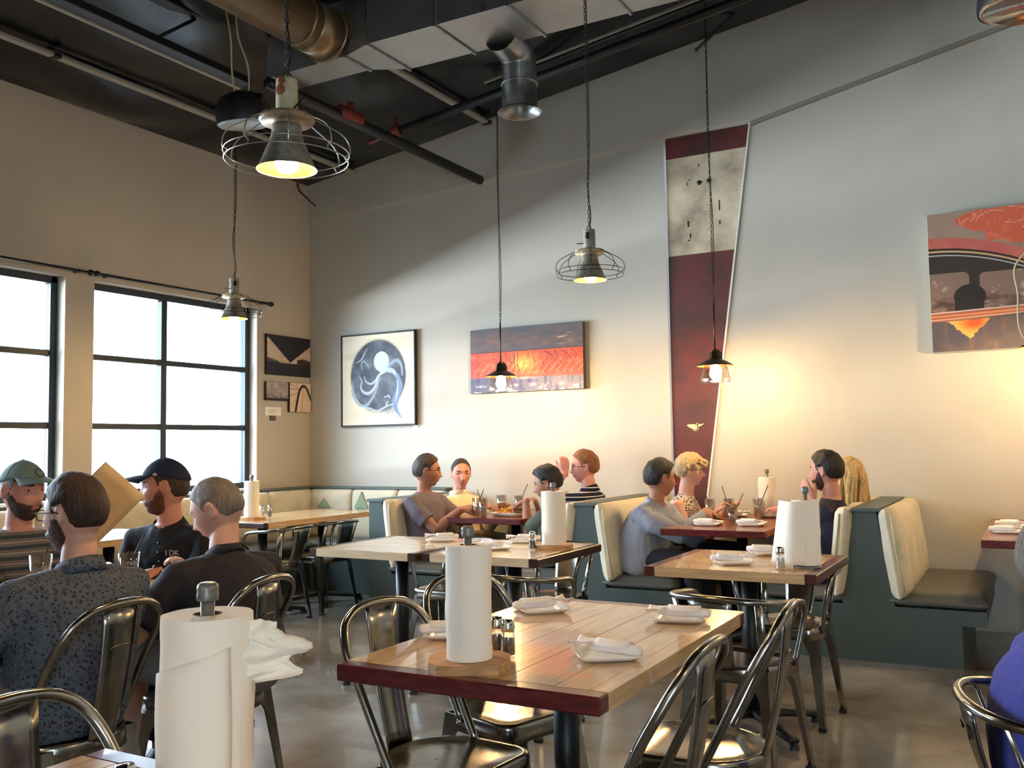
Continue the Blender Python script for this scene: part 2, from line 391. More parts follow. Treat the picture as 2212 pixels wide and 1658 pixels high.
# ceiling slab, and the sagging black insulation film in bays below it
cl = MB(); x0, x1, y0, y1 = XL-.4, XR+.4, YF-.3, YB+.35
cl.add([(x0, y0, zc(x0)+.1), (x1, y0, zc(x1)+.1), (x1, y1, zc(x1)+.1), (x0, y1, zc(x0)+.1), (x0, y0, zc(x0)+.3), (x1, y0, zc(x1)+.3), (x1, y1, zc(x1)+.3), (x0, y1, zc(x0)+.3)],
       [(0,1,2,3), (4,5,6,7), (0,4,5,1), (1,5,6,2), (2,6,7,3), (3,7,4,0)])
ceiling = structure(cl.build('ceiling', 'ceiling_black'))
xs = [XL, -5.73, -4.19, -2.65, -1.1, .45, 2.0, XR]
for i in range(len(xs)-1):
    for j, (ya, yb) in enumerate(((YF, -.9), (-.9, 1.3), (1.3, 3.6), (3.6, 5.5), (5.5, YB))):
        xa, xb = xs[i], xs[i+1]; sd = i*7+j
        def fn(u, v, xa=xa, xb=xb, ya=ya, yb=yb, sd=sd):
            x = xa+(xb-xa)*u; y = ya+(yb-ya)*v; e = min(u, 1-u, v, 1-v)
            s = .07*math.sin(PI*u)*math.sin(PI*v)+.035*noise.noise((x*1.7+sd, y*1.7, sd))*min(1, e*8)
            return (x, y, zc(x)+.06-s)
        structure(MB().grid(14, 16, fn).build('insulation_panel', 'film_black', ceiling, fix=False))

# windows: steel frame with muntins, panes, sill board
def window(n, y0, y1, rows=3, mull=(.435,)):
    xo = XL-.13
    fr = MB(); w = .055
    for a, b in (((y0), (y0+w)), ((y1-w), y1)): fr.bbox((xo-.04, a, WZ0), (xo+.04, b, WZ1), .006)
    for a, b in ((WZ0, WZ0+w), (WZ1-w, WZ1)): fr.bbox((xo-.04, y0, a), (xo+.04, y1, b), .006)
    root = structure(fr.build('window_%d' % n, 'window_frame'))
    ym = [y0+(y1-y0)*m for m in mull]
    for y in ym: MB().bbox((xo-.035, y-.03, WZ0+w), (xo+.035, y+.03, WZ1-w), .006).build('mullion', 'window_frame', root)
    zr = [1.513, 2.06]
    for z in zr: MB().bbox((xo-.025, y0+w, z-.024), (xo+.03, y1-w, z+.024), .006).build('muntin', 'window_frame', root)
    yy = [y0+w]+ym+[y1-w]; zz = [WZ0+w]+zr+[WZ1-w]
    for i in range(len(yy)-1):
        for j in range(3): MB().box((xo-.004, yy[i], zz[j]), (xo+.004, yy[i+1], zz[j+1])).build('pane', 'window_glass', root)
    MB().bbox((XL-.12, y0, WZ0-.03), (XL+.05, y1, WZ0+.004), .008).build('sill_board', 'trim_white', root)
for i, (a, b) in enumerate(WIN): window(i+1, a, b)
def curtain_rod(y0, y1, z, label):
    t = thing('curtain_rod', label, 'curtain rod', (XL+.06, (y0+y1)/2, z)); h = (y1-y0)/2
    MB().tube([(0, -h, 0), (0, h, 0)], .011, 8).build('rod', 'iron_black', t)
    for s in (-1, 1):
        MB().lathe([(0, -.03), (.016, -.028), (.024, -.01), (.024, .008), (.012, .02), (.011, .034)], 12, Matrix.Translation((0, s*(h+.02), 0)) @ Matrix.Rotation(s*PI/2, 4, 'X')).build('finial', 'iron_black', t)
        MB().bbox((-.06, s*(h-.08)-.01, -.012), (.012, s*(h-.08)+.01, .012), .003).build('bracket', 'iron_black', t)
curtain_rod(4.72, 6.57, 2.69, 'black curtain rod over the window nearest the room corner')
curtain_rod(2.75, 4.62, 2.69, 'black curtain rod over the window at the picture edge')
curtain_rod(.75, 2.45, 2.69, 'black curtain rod over the window beside the nearest table')
# building across the street, seen pale through the low pane
far = thing('far_building', 'pale block with square windows across the street, seen through the window', 'building', (-44, 26, 0))
MB().box((-3, -9, -.02), (3, 9, 5.2)).build('wall', mat('far_wall', rgb(236, 240, 240), .8), far)
for k in range(4):
    MB().bbox((2.9, -7.6+k*4.2, 1.0), (3.08, -5.6+k*4.2, 2.9), .03).build('window', mat('far_glass', rgb(206, 226, 230), .5) if k == 0 else 'far_glass', far)

# ------------------------------------------------------------------ steel column in its slot
col = thing('steel_column', 'tapered steel roof column, oxide red with a worn cream band, set in the back wall', 'column', (0, 0, 0)); col['kind'] = 'thing'
yc_ = YB+.018
def colpiece(z0, z1, name, m, y=yc_, x0f=lambda z: SX0+.012, x1f=slot_r, par=None):
    a, b = x0f(z0), x0f(z1); c, d = x1f(z0)-.01, x1f(z1)-.01
    return MB().add([(a, y, z0), (c, y, z0), (d, y, z1), (b, y, z1), (a, y+.1, z0), (c, y+.1, z0), (d, y+.1, z1), (b, y+.1, z1)],
        [(0,1,2,3), (4,5,6,7), (0,4,5,1), (1,5,6,2), (2,6,7,3), (3,7,4,0)]).build(name, m, par or col)
colpiece(0, 2.83, 'shaft', 'column_red'); cream = colpiece(2.83, 3.635, 'cream_band', 'column_cream'); colpiece(3.635, SZ1, 'head', 'column_red')
cream['label'] = 'worn cream painted band'
def disc(mb, x, z, r, y=yc_-.006, n=10):
    mb.lathe([(0, .006), (r*.8, .006), (r, 0), (r, -.004)], n, Matrix.Translation((x, y+.004, z)) @ Matrix.Rotation(PI/2, 4, 'X'))
for x, z in ((-2.26, 3.405), (-2.18, 3.41)): m_ = MB(); disc(m_, x, z, .02); m_.build('bolt', 'iron_black', cream)
for x, z, w, h in ((-2.34, 3.44, .012, .012), (-2.36, 3.41, .004, .03), (-2.1, 3.2, .009, .085), (-2.1, 3.06, .012, .03), (-2.36, 3.08, .014, .05), (-2.345, 2.98, .012, .04), (-2.36, 2.945, .016, .012), (-2.26, 3.55, .006, .028), (-2.4, 3.12, .003, .014), (-1.96, 3.3, .006, .01), (-2.22, 2.6, .006, .016)):
    MB().bbox((x-w/2, yc_-.003, z-h/2), (x+w/2, yc_+.002, z+h/2), min(w, h)*.2).build('paint_chip', 'column_mark', cream)
em = MB()   # cream winged mark
def flat(mb, pts, y, t=.003): n = len(pts); mb.add([(x, y, z) for x, z in pts]+[(x, y+t, z) for x, z in pts], [tuple(range(n)), tuple(range(n, 2*n))[::-1]]+[(i, n+i, n+(i+1) % n, (i+1) % n) for i in range(n)])
ex, ez, es = -2.345, 1.437, .00115
def emp(L): return [(ex+(px-1040)*es*.205, ez-(py-640)*es*.205) for px, py in L]
for L in ([(735, 575), (800, 552), (960, 545), (1010, 560), (1060, 545), (1085, 590), (1095, 680), (1060, 735), (960, 720), (850, 670), (770, 625)],
          [(1120, 560), (1290, 540), (1280, 580), (1190, 620), (1130, 650)], [(1300, 540), (1330, 530), (1335, 555), (1308, 560)],
          [(930, 745), (1085, 755), (1080, 775), (960, 770)], [(1060, 515), (1125, 512), (1120, 530), (1070, 535)], [(1108, 690), (1145, 690), (1140, 730), (1118, 740)]):
    flat(em, emp(L), yc_-.003)
emb = em.build('winged_mark', 'emblem_cream', col)
ring = MB().tube([(ex+(1035-1040+22*math.cos(t))*es*.205, yc_-.004, ez-(595-640+22*math.sin(t))*es*.205) for t in np.linspace(0, 2*PI, 12, endpoint=False)], .0012, 4, closed=True).build('mark_eye', 'column_mark', emb)

# ------------------------------------------------------------------ things under the roof
def extr(x0, x1, y0, y1, z0, z1, mb, b=.006): mb.bbox((x0, y0, z0), (x1, y1, z1), b)
DZ = 3.9
duct = thing('rectangular_duct', 'long rectangular sheet metal air duct hung under the dark roof', 'duct', (-2.5, 4.9, DZ))
def duct_sec(xa, xb, ya0, ya1, yb0, yb1, name='duct_section', h=.62, z0=0):
    o = Vector((-2.5, 4.9, 0)); zt_ = h
    vs = [(xa, ya0, z0), (xb, yb0, z0), (xb, yb1, z0), (xa, ya1, z0), (xa, ya0, zt_), (xb, yb0, zt_), (xb, yb1, zt_), (xa, ya1, zt_)]
    MB().add([(x+2.5, y-4.9, z) for x, y, z in vs], [(0,1,2,3), (4,5,6,7), (0,4,5,1), (1,5,6,2), (2,6,7,3), (3,7,4,0)]).build(name, 'duct_metal', duct)
    fl_ = MB(); fl_.box((xb+2.5-.008, yb0-4.9-.012, z0-.012), (xb+2.5+.008, yb1-4.9+.012, zt_+.01)); fl_.build('duct_flange', 'galvanised', duct)
duct_sec(-4.56, -3.86, 4.74, 5.0, 4.735, 5.0)
duct_sec(-3.86, -3.62, 4.735, 5.0, 4.66, 5.13)
for xa, xb in ((-3.62, -3.1), (-3.1, -2.58), (-2.58, -2.0), (-2.0, -1.4), (-1.4, -.8), (-.8, .2), (.2, 1.2), (1.2, 2.2)): duct_sec(xa, xb, 4.66, 5.13, 4.66, 5.13)
MB().bbox((-3.83+2.5, -.19, .1), (-3.78+2.5, -.165, .28), .003).build('tape_label', 'cardboard', duct)
for x in (-2.74, -1.1): MB().box((x+2.5-.018, 4.64-4.9, -.01), (x+2.5+.018, 4.652-4.9, .72)).build('hanger_strap', 'galvanised', duct)
rd = thing('round_duct', 'bronze toned round spiral duct running into the side of the rectangular duct', 'duct', (-4.0, 3.0, 4.06))
MB().tube([(0, -3.5, 0), (0, 1.52, 0)], .165, 28).build('pipe_wall', 'duct_bronze', rd)
for k in range(7): MB().tube([(0, -2.9+k*.72, 0), (0, -2.88+k*.72, 0)], .1685, 28).build('seam_band', 'duct_bronze', rd)
MB().lathe([(.165, 0), (.19, 0), (.19, .015), (.165, .015)], 28, Matrix.Translation((0, 1.71, 0)) @ Matrix.Rotation(PI/2, 4, 'X')).build('collar', 'duct_bronze', rd)
MB().tube([(0, 1.5, 0), (0, 1.72, 0)], .17, 28).build('sleeve', 'duct_bronze', rd)
el = thing('elbow_duct', 'silver round elbow duct with a flared outlet pointing down', 'duct', (-2.86, 5.26, 3.5))
MB().tube([(-.0, -.2, .44), (0, -.08, .42)]+[(.0, -.08+.12*math.sin(a), .30+.12*math.cos(a)) for a in np.linspace(.25, PI/2, 6)]+[(0, .04, .16)], .115, 24, caps=False).build('bend', 'galvanised', el)
MB().lathe([(.117, .2), (.117, .03), (.15, 0), (.147, .003), (.108, .03), (.108, .2)], 28, Matrix.Translation((0, .04, 0))).build('outlet', 'galvanised', el)
MB().tube([(.119*math.cos(t), .04+.119*math.sin(t), .19) for t in np.linspace(0, 2*PI, 24, endpoint=False)], .006, 6, closed=True).build('bead', 'galvanised', el)
jo = thing('roof_joist', 'dark open web steel joist running toward the back wall', 'joist', (-4.72, 2.5, 3.86))
MB().bbox((-.05, -5.6, 0), (.05, 2.2, .05), .004).build('bottom_chord', 'iron_black', jo)
MB().bbox((-.05, -5.6, .3), (.05, 2.2, .335), .004).build('top_chord', 'iron_black', jo)
for k in range(10): MB().tube([(0, -4.9+k*.7, .03), (0, -4.9+k*.7+(.35 if k % 2 else .35), .31)], .012, 6).build('web_bar', 'iron_black', jo)
MB().bbox((-.075, -5.6, -.012), (-.052, 2.2, .02), .003).build('pale_edge_angle', 'strip_pale', jo)
def run_thing(name, label, cat, x, y0, y1, w, h, m, off=.02, dx=0):
    t = thing(name, label, cat, (x, (y0+y1)/2, zc(x)-off)); L = (y1-y0)/2
    MB().bbox((-w/2, -L, -h), (w/2, L, 0), .003).build('strip', m, t)
    k = 0
    while -L+.4+k*1.5 < L: MB().bbox((-w/2-.012, -L+.4+k*1.5, -h-.006), (w/2+.012, -L+.45+k*1.5, .002), .003).build('clip', 'iron_black', t); k += 1
    return t
run_thing('ceiling_strip', 'pale strip under the roof film near the left wall', 'batten', -5.73, 2.0, 7.15, .06, .025, 'strip_pale', -.02)
run_thing('ceiling_strip', 'pale strip under the roof film behind the elbow duct', 'batten', -4.19, 5.2, 7.15, .06, .025, 'strip_pale', -.02)
sp = thing('sprinkler_pipe', 'dark sprinkler pipe running to the back wall with a capped end', 'pipe', (-4.36, 5.5, 3.74))
MB().tube([(-.16, -.8, .105), (-.14, -.5, .1), (.1, 1.62, -.03)], .042, 14).build('pipe_run', 'steel_black', sp)
tee = MB().tube([(-.09, -.12, .1), (-.07, .1, .09)], .056, 12).tube([(-.08, 0, .1), (-.08, 0, .2)], .03, 10); tee.build('red_tee', 'red_fitting', sp)
sp2 = thing('sprinkler_pipe', 'dark sprinkler pipe running crosswise past the elbow duct', 'pipe', (-3.0, 6.15, 4.1))
MB().tube([(-1.5, 0, -.19), (3.0, 0, .43)], .035, 12).build('pipe_run', 'steel_black', sp2)
MB().tube([(-1.53, 0, -.195), (-1.44, 0, -.18)], .05, 12).tube([(-1.49, 0, -.19), (-1.49, 0, -.08)], .022, 8).tube([(-1.52, 0, -.19), (-1.75, -.02, -.24)], .018, 8).build('red_elbow', 'red_fitting', sp2)
sp3 = thing('conduit_bundle', 'pair of thin conduits running crosswise close under the roof', 'conduit', (-2.6, 6.27, 4.36))
for dy, dz in ((0, 0), (.06, .0), (.12, .03)): MB().tube([(-1.1, dy, -.15+dz), (3.2, dy, .44+dz)], .013, 8).build('conduit', 'strip_pale' if dy == 0 else 'steel_black', sp3)
dr = thing('sprinkler_drop', 'small sprinkler head on a red drop in the roof corner', 'sprinkler', (-5.87, 6.5, 3.72))
MB().tube([(0, 0, .3), (0, 0, .02), (.02, .0, -.02)], .012, 8).build('drop', 'red_fitting', dr)
MB().tube([(.02, 0, -.02), (.16, .06, -.17)], .008, 6).build('head', 'steel_black', dr)
br = thing('cable_brace', 'thin slanted steel brace under the roof near the column', 'brace', (-2.16, 6.9, 4.36))
MB().tube([(0, 0, 0), (.32, 0, .22), (.42, 0, .3)], .012, 6).build('rod', 'steel_black', br)
# ------------------------------------------------------------------ chairs
def seat_outline(k=1.0):
    pts = []
    def arc(cx, cy, rx, ry, a0, a1, n):
        for i in range(n+1):
            a = math.radians(a0+(a1-a0)*i/n); pts.append((cx+rx*math.cos(a), cy+ry*math.sin(a)))
    arc(.125, .125, .055, .055, 0, 90, 5); arc(-.125, .125, .055, .055, 90, 180, 5)
    arc(0, -.02, .178, .16, 190, 350, 16)
    return pts
def seat_mb():
    o = seat_outline(); n = len(o); mb = MB(); vs = [(0, .0, .445)]; fs = []
    prof = [(.35, .4445), (.62, .444), (.84, .446), (.92, .452), (.97, .4535), (1.0, .449), (1.012, .44), (1.03, .395), (1.0, .395), (.985, .436), (.6, .436), (.05, .436)]
    for k, z in prof: vs += [(x*k, y*k, z) for x, y in o]
    for j in range(n): fs.append((0, 1+j, 1+(j+1) % n))
    for i in range(len(prof)-1):
        for j in range(n): a = 1+i*n+j; b = 1+i*n+(j+1) % n; fs.append((a, b, b+n, a+n))
    mb.add(vs, fs, True); return mb
def leg_mb(sx, sy):
    mb = MB(); K = 9; vs = []; fs = []
    for i in range(K):
        t = i/(K-1); z = .44*(1-t)+.012*t
        px = sx*(.172+.04*t); py = sy*(.148 if sy > 0 else .128)+sy*.055*t
        w = .026+.105*(1-min(1, t/.26))**2.4+.022*(1-t); th = .006
        ax, ay = -sx, -sy
        q = [(px, py), (px+ax*w, py), (px+ax*w, py+ay*th), (px+ax*th, py+ay*th), (px+ax*th, py+ay*w), (px, py+ay*w)]
        vs += [(x, y, z) for x, y in q]
    for i in range(K-1):
        for j in range(6): a = i*6+j; b = i*6+(j+1) % 6; fs.append((a, b, b+6, a+6))
    fs += [tuple(range(6)), tuple(range((K-1)*6, K*6))[::-1]]
    mb.add(vs, fs, False); return mb
def chair_base(root, m):
    st = seat_mb().build('seat', m, root)
    for x, y in ((-.02, -.02), (.02, -.02), (-.02, .02), (.02, .02)):
        MB().lathe([(0, .0012), (.0042, .0012), (.0042, 0)], 8, Matrix.Translation((x, y, .4436))).build('drain_hole', 'iron_black', st)
    for sx in (-1, 1):
        for sy in (-1, 1):
            l = leg_mb(sx, sy).build('leg', m, root)
            MB().bbox((sx*.212-.017, sy*(.203 if sy > 0 else .183)-.017, 0), (sx*.212+.017, sy*(.203 if sy > 0 else .183)+.017, .02), .003, Matrix.Translation((-sx*.014, -sy*.014, 0))).build('rubber_foot', 'iron_black', l)
def splat_mb(w0, w1, z0, z1, y0, y1, bow=.02):
    mb = MB(); th = .005
    def fn(u, v, off=0):
        w = w0+(w1-w0)*v; y = y0+(y1-y0)*v - bow*math.sin(PI*v)*.6 - .012*(1-(2*u-1)**2)+off
        return ((u-.5)*w, y, z0+(z1-z0)*v)
    a = [fn(u/6, v/7) for v in range(8) for u in range(7)]; b = [fn(u/6, v/7, -th) for v in range(8) for u in range(7)]
    vs = a+b; fs = []
    for v in range(7):
        for u in range(6): i = v*7+u; fs += [(i, i+1, i+8, i+7), (56+i, 56+i+7, 56+i+8, 56+i+1)]
    for v in range(7): i = v*7; fs += [(i, i+7, 63+i, 56+i), (i+6, 62+i, 69+i, i+13)]
    for u in range(6): fs += [(u, 56+u, 57+u, u+1), (49+u, 50+u, 106+u, 105+u)]
    mb.add(vs, fs, True); return mb
def make_chair():
    t = thing('metal_chair', '', 'chair'); chair_base(t, 'gunmetal')
    half = [(.181, -.03, .425), (.186, -.085, .53), (.19, -.15, .66), (.186, -.2, .745), (.16, -.235, .806), (.11, -.25, .84), (.055, -.256, .852)]
    path = bez([(-x, y, z) for x, y, z in half]+[(0, -.258, .855)]+half[::-1], 3)
    hp = MB().tube(path, .0125, 10).build('back_hoop', 'gunmetal', t)
    for s in (-1, 1): MB().lathe([(0, .007), (.009, .005), (.011, 0)], 8, Matrix.Translation((s*.19, -.035, .43)) @ Matrix.Rotation(s*PI/2, 4, 'Y')).build('bolt', 'chrome', hp)
    sp = splat_mb(.1, .125, .435, .848, -.165, -.243).build('back_splat', 'gunmetal', t)
    MB().tube(bez([(-.035, -.243, .72), (-.02, -.2475, .728), (.02, -.2475, .728), (.035, -.243, .72)], 3), .0022, 6).build('pressed_rib', 'gunmetal', sp)
    return t
def make_armchair():
    t = thing('metal_armchair', '', 'chair'); chair_base(t, 'gunmetal')
    half = [(.182, .1, .425), (.205, .115, .54), (.224, .115, .63), (.232, .085, .675), (.234, .03, .69), (.23, -.07, .698), (.212, -.16, .706), (.165, -.222, .713), (.09, -.255, .718)]
    path = bez([(-x, y, z) for x, y, z in half]+[(0, -.265, .72)]+half[::-1], 3)
    MB().tube(path, .0125, 10).build('arm_hoop', 'gunmetal', t)
    sp = splat_mb(.12, .185, .435, .716, -.165, -.252).build('back_splat', 'gunmetal', t)
    MB().tube(bez([(-.045, -.254, .635), (-.05, -.2565, .65), (-.035, -.259, .66), (.035, -.259, .66), (.05, -.2565, .65), (.045, -.254, .635)], 3), .003, 6).build('handle_slot', 'iron_black', sp)
    for s in (-1, 1): MB().tube([(s*.15, -.11, .43), (s*.178, -.205, .71)], [(.018, .004), (.016, .004)], 8).build('side_bar', 'gunmetal', t)
    return t
CH = []
def put_chair(kind, x, y, deg, label, group=None):
    """deg = compass direction the chair faces, 0 = along +x"""
    global CH_A, CH_B
    src = CHAIRS[kind]; o = src if not src.get('label') else copy_tree(src)
    o.location = (x, y, 0); o.rotation_euler = (0, 0, math.radians(deg-90)); o['label'] = label
    return o
CHAIRS = {'hoop': make_chair(), 'arm': make_armchair()}
put_chair('hoop', -1.465, 2.225, -6, 'hoop-backed metal chair at the long table, its perforated seat at the bottom picture edge')
put_chair('hoop', -1.555, 2.745, -18, 'hoop-backed metal chair half hidden behind the paper towel roll of the long table')
put_chair('hoop', -.915, 2.10, 180, 'hoop-backed metal chair nearest the camera on the right side of the long table')
put_chair('hoop', -.865, 2.66, 184, 'hoop-backed metal chair at the far right corner of the long table, shiny seat showing')
put_chair('hoop', -2.68, 1.9, 184, 'hoop-backed metal chair under the man in the flower-print shirt')
put_chair('hoop', -2.64, 2.47, 188, 'hoop-backed metal chair under the grey-haired man in the dark shirt')
put_chair('hoop', -1.42, 1.09, 5, 'hoop-backed metal chair at the nearest table, cut by the left picture edge')
put_chair('arm', -1.06, 3.745, 80, 'metal armchair with a handle slot in its wide back, near side of the square table')
put_chair('arm', -1.07, 4.63, -94, 'metal armchair behind the square table, seat and leg showing beside the teal booth')
put_chair('arm', -2.15, 3.92, 84, 'metal armchair pulled up to the near side of the joined tables')
put_chair('arm', -2.47, 4.86, -90, 'metal armchair behind the joined tables, closest to the double booth bench')
put_chair('arm', -3.16, 4.88, -92, 'metal armchair behind the joined tables, closest to the window')
put_chair('arm', -5.12, 5.98, 176, 'metal armchair at the window table, farther from the camera')
put_chair('arm', -5.12, 5.42, 184, 'metal armchair at the window table, beside the dark-shirted man')
put_chair('arm', .085, 2.47, 12, 'metal armchair under the person in the royal blue shirt at the right edge')
put_chair('hoop', -3.98, 2.55, -12, 'hoop-backed metal chair under the bearded man in the green cap')
put_chair('hoop', -3.46, 3.13, -70, 'hoop-backed metal chair under the man in the navy cap')

# ------------------------------------------------------------------ tables
def make_table(name, label, x0, x1, y0, y1, along, n, plank, cap, z=.76, th=.042, capw=.05, posts=1, cat='table', wall=False, group=None):
    cx, cy = (x0+x1)/2, (y0+y1)/2
    t = thing(name, label, cat, (cx, cy, 0), 0, group)
    L, W = ((y1-y0), (x1-x0)) if along == 'y' else ((x1-x0), (y1-y0))
    sw = W/n; pl = L-2*capw
    me = MB().bbox((-sw/2+.0001, -pl/2, -th/2), (sw/2-.0001, pl/2, th/2), .0005).mesh('plank', plank) if along == 'y' else MB().bbox((-pl/2, -sw/2+.0001, -th/2), (pl/2, sw/2-.0001, th/2), .0005).mesh('plank', plank)
    for i in range(n):
        o = link('plank', me, t); k = -W/2+sw*(i+.5); jz = .0004*math.sin(i*2.3)
        o.location = (k, 0, z-th/2+jz) if along == 'y' else (0, k, z-th/2+jz)
    for s in (-1, 1):
        a, b = sorted((s*(L/2-capw), s*L/2))
        mb = MB().bbox((-W/2, a, z-th), (W/2, b, z), .004) if along == 'y' else MB().bbox((a, -W/2, z-th), (b, W/2, z), .004)
        mb.build('end_cap', cap, t)
    for k in range(posts):
        oy = 0 if posts == 1 else (k-.5)*L*.5
        px, py = (0, oy) if along == 'y' else (oy, 0)
        MB().bbox((px-.14, py-.14, z-th-.012), (px+.14, py+.14, z-th), .002).build('mounting_plate', 'iron_black', t)
        MB().tube([(px, py, .05), (px, py, z-th-.01)], .037, 16).build('post', 'iron_black', t)
        for q in range(4):
            d = Vector((math.cos(q*PI/2+PI/4), math.sin(q*PI/2+PI/4), 0)); e = Vector((px, py, 0))+d*.33
            arm = MB().tube([(px, py, .075), tuple(Vector((px, py, .05))+d*.2), (e.x, e.y, .035)], [(.035, .022), (.03, .018), (.026, .014)], 8).build('base_arm', 'iron_black', t)
            MB().lathe([(0, .03), (.022, .028), (.026, 0)], 10, Matrix.Translation((e.x*.97+px*.03, e.y*.97+py*.03, 0))).build('foot', 'iron_black', arm)
    return t
make_table('dining_table', 'long empty table of maple strips with dark red ends, in the middle of the room', -1.582, -.847, 1.893, 3.055, 'y', 16, 'maple', 'mahogany')
make_table('dining_table', 'square maple table with dark ends carrying the two tall towel rolls', -1.555, -.80, 3.985, 4.725, 'x', 12, 'maple_x', 'mahogany_y')
make_table('dining_table', 'square maple table of the joined pair, closer to the window', -3.53, -2.815, 4.0, 4.76, 'x', 12, 'maple_x_glare', 'walnut')
make_table('dining_table', 'square maple table of the joined pair, with the towel roll on a wooden base', -2.79, -2.112, 4.02, 4.785, 'x', 12, 'maple_x_glare', 'walnut')
make_table('dining_table', 'long maple table along the window bench with a towel roll', -5.74, -5.03, 5.2, 6.62, 'y', 10, 'maple', 'walnut', posts=2)
make_table('dining_table', 'table where the four men sit, covered with paper and glasses', -3.52, -2.88, 1.5, 2.8, 'y', 10, 'maple', 'mahogany', posts=2)
make_table('dining_table', 'nearest table, only its corner showing at the bottom left', -1.535, -.8, .25, 1.18, 'y', 16, 'maple', 'mahogany')
make_table('dining_table', 'table by the windows behind the two men in caps', -5.75, -5.05, 3.1, 4.5, 'y', 10, 'maple', 'walnut', posts=2)
make_table('booth_table', 'dark edged booth table with the plate of fries', -4.02, -3.36, 6.12, YB-.005, 'y', 8, 'booth_wood', 'mahogany')
make_table('booth_table', 'dark edged booth table set with water glasses, below the steel column', -2.13, -1.46, 5.76, YB-.005, 'y', 8, 'booth_wood', 'mahogany')
make_table('booth_table', 'dark edged booth table with two napkin rolls, cut by the right picture edge', -.272, .42, 5.68, YB-.005, 'y', 8, 'booth_wood', 'mahogany')

# ------------------------------------------------------------------ booths and the wall bench
def cushion(o, U, V, W, nu=14, nv=12, eu=6, ev=6, groove=0, ng=3, wob=.006, seed=0):
    """soft pad: corner o, edge vectors U, V, thickness vector W, rounded at all rims"""
    o, U, V, W = map(Vector, (o, U, V, W)); mb = MB(); pts = []
    def f(u, v, s):
        pu = max(0, 1-abs(2*u-1)**(eu*1.7))**.4; pv = max(0, 1-abs(2*v-1)**(ev*1.7))**.4; t = pu*pv
        if groove: t *= 1-groove*max(0, math.cos(2*PI*u*ng))**6*pv
        p = o+U*u+V*v+W*(.5+s*.5*t)
        q = p*6; return p+W.normalized()*(wob*noise.noise((q.x+seed, q.y, q.z)))*t
    us = [.5-.5*math.cos(PI*i/(nu-1)) for i in range(nu)]; vs_ = [.5-.5*math.cos(PI*j/(nv-1)) for j in range(nv)]
    A = [f(u, v, 1) for v in vs_ for u in us]; B = [f(u, v, -1) for v in vs_ for u in us]; n = len(A); fs = []
    for j in range(nv-1):
        for i in range(nu-1): a = j*nu+i; fs += [(a, a+1, a+nu+1, a+nu), (n+a, n+a+nu, n+a+nu+1, n+a+1)]
    for j in range(nv-1): a = j*nu; b = a+nu-1; fs += [(a, a+nu, n+a+nu, n+a), (b, n+b, n+b+nu, b+nu)]
    for i in range(nu-1): a = i; b = (nv-1)*nu+i; fs += [(a, n+a, n+a+1, a+1), (b, b+1, n+b+1, n+b)]
    mb.add(A+B, fs, True); return mb
YE = 5.94
def booth(xc, sides, label, z_top=.905):
    t = thing('booth_bench', label, 'bench', (xc, YE, 0)); D = YB-YE-.004
    def prof(L, R):
        l = [(-.5, 0), (-.5, .245), (-.63, .245), (-.63, .33), (-.15, .33), (-.062, z_top-.02)] if L else [(-.062, 0), (-.062, z_top-.02)]
        r = [(.062, z_top-.02), (.15, .33), (.63, .33), (.63, .245), (.5, .245), (.5, 0)] if R else [(.062, z_top-.02), (.062, 0)]
        return l+r
    P = prof(-1 in sides, 1 in sides); n = len(P)
    def ext(y0, y1, pts): n = len(pts); return MB().add([(x, y0, z) for x, z in pts]+[(x, y1, z) for x, z in pts], [tuple(range(n)), tuple(range(n, 2*n))[::-1]]+[(i, n+i, n+(i+1) % n, (i+1) % n) for i in range(n)])
    ext(0, .03, P).build('end_panel', 'teal_panel', t)
    ext(.032, D, [(-.06, 0), (-.06, z_top-.03), (.06, z_top-.03), (.06, 0)]).build('back_core', 'teal_panel', t)
    MB().bbox((-.078, -.014, z_top-.022), (.078, D, z_top), .003).build('top_cap', 'teal_cap', t)
    for s in sides:
        a, b = sorted((s*.1, s*.5)); MB().box((a, .032, 0), (b, D, .245)).build('seat_base', 'teal_panel', t)
        a, b = sorted((s*.08, s*.625)); MB().box((a, .032, .247), (b, D, .328)).build('seat_board', 'teal_panel', t)
        x0 = s*.12; cushion((x0, -.004, .322), (s*.525, 0, 0), (0, D-.01, 0), (0, 0, .1), 12, 16, 8, 8, seed=xc).build('seat_cushion', 'seat_vinyl', t)
        bc = cushion((s*.112, -.03, .37), (0, D+.02, 0), (-s*.066, 0, .525), (s*.135, 0, .017), 22, 12, 9, 7, groove=.3, ng=4, wob=.01, seed=xc+s).build('back_cushion', 'cream_fabric', t)
        MB().tube([(s*(.215-.005), -.022, .40), (s*.19, -.03, .52), (s*.165, -.032, .7), (s*.145, -.024, .87)], .006, 6).build('piping', 'cream_piping', bc)
    return t
booth(-4.56, (1,), 'single booth bench with a teal end panel, behind the man in the mauve shirt')
booth(-2.745, (-1, 1), 'double teal booth bench between the fries booth and the column booth')
b3 = booth(-.9, (-1, 1), 'double teal booth bench with an empty seat facing right, near the big car painting')
lf = MB()
for x, z, k in ((.178, .70, 1), (.188, .655, -1), (.196, .61, 1), (.184, .675, 1)):
    pts = [(0, 0), (.012, .008), (.022, .022), (.014, .028), (.003, .016)]
    lf.add([(x+k*a*.8, -.046+.003*0, z+b*.8) for a, b in pts]+[(x+k*a*.8, -.040, z+b*.8) for a, b in pts], [tuple(range(5)), tuple(range(5, 10))[::-1]]+[(i, (i+1) % 5, 5+(i+1) % 5, 5+i) for i in range(5)])
lf.build('leaf_print', 'leaf_green', b3)

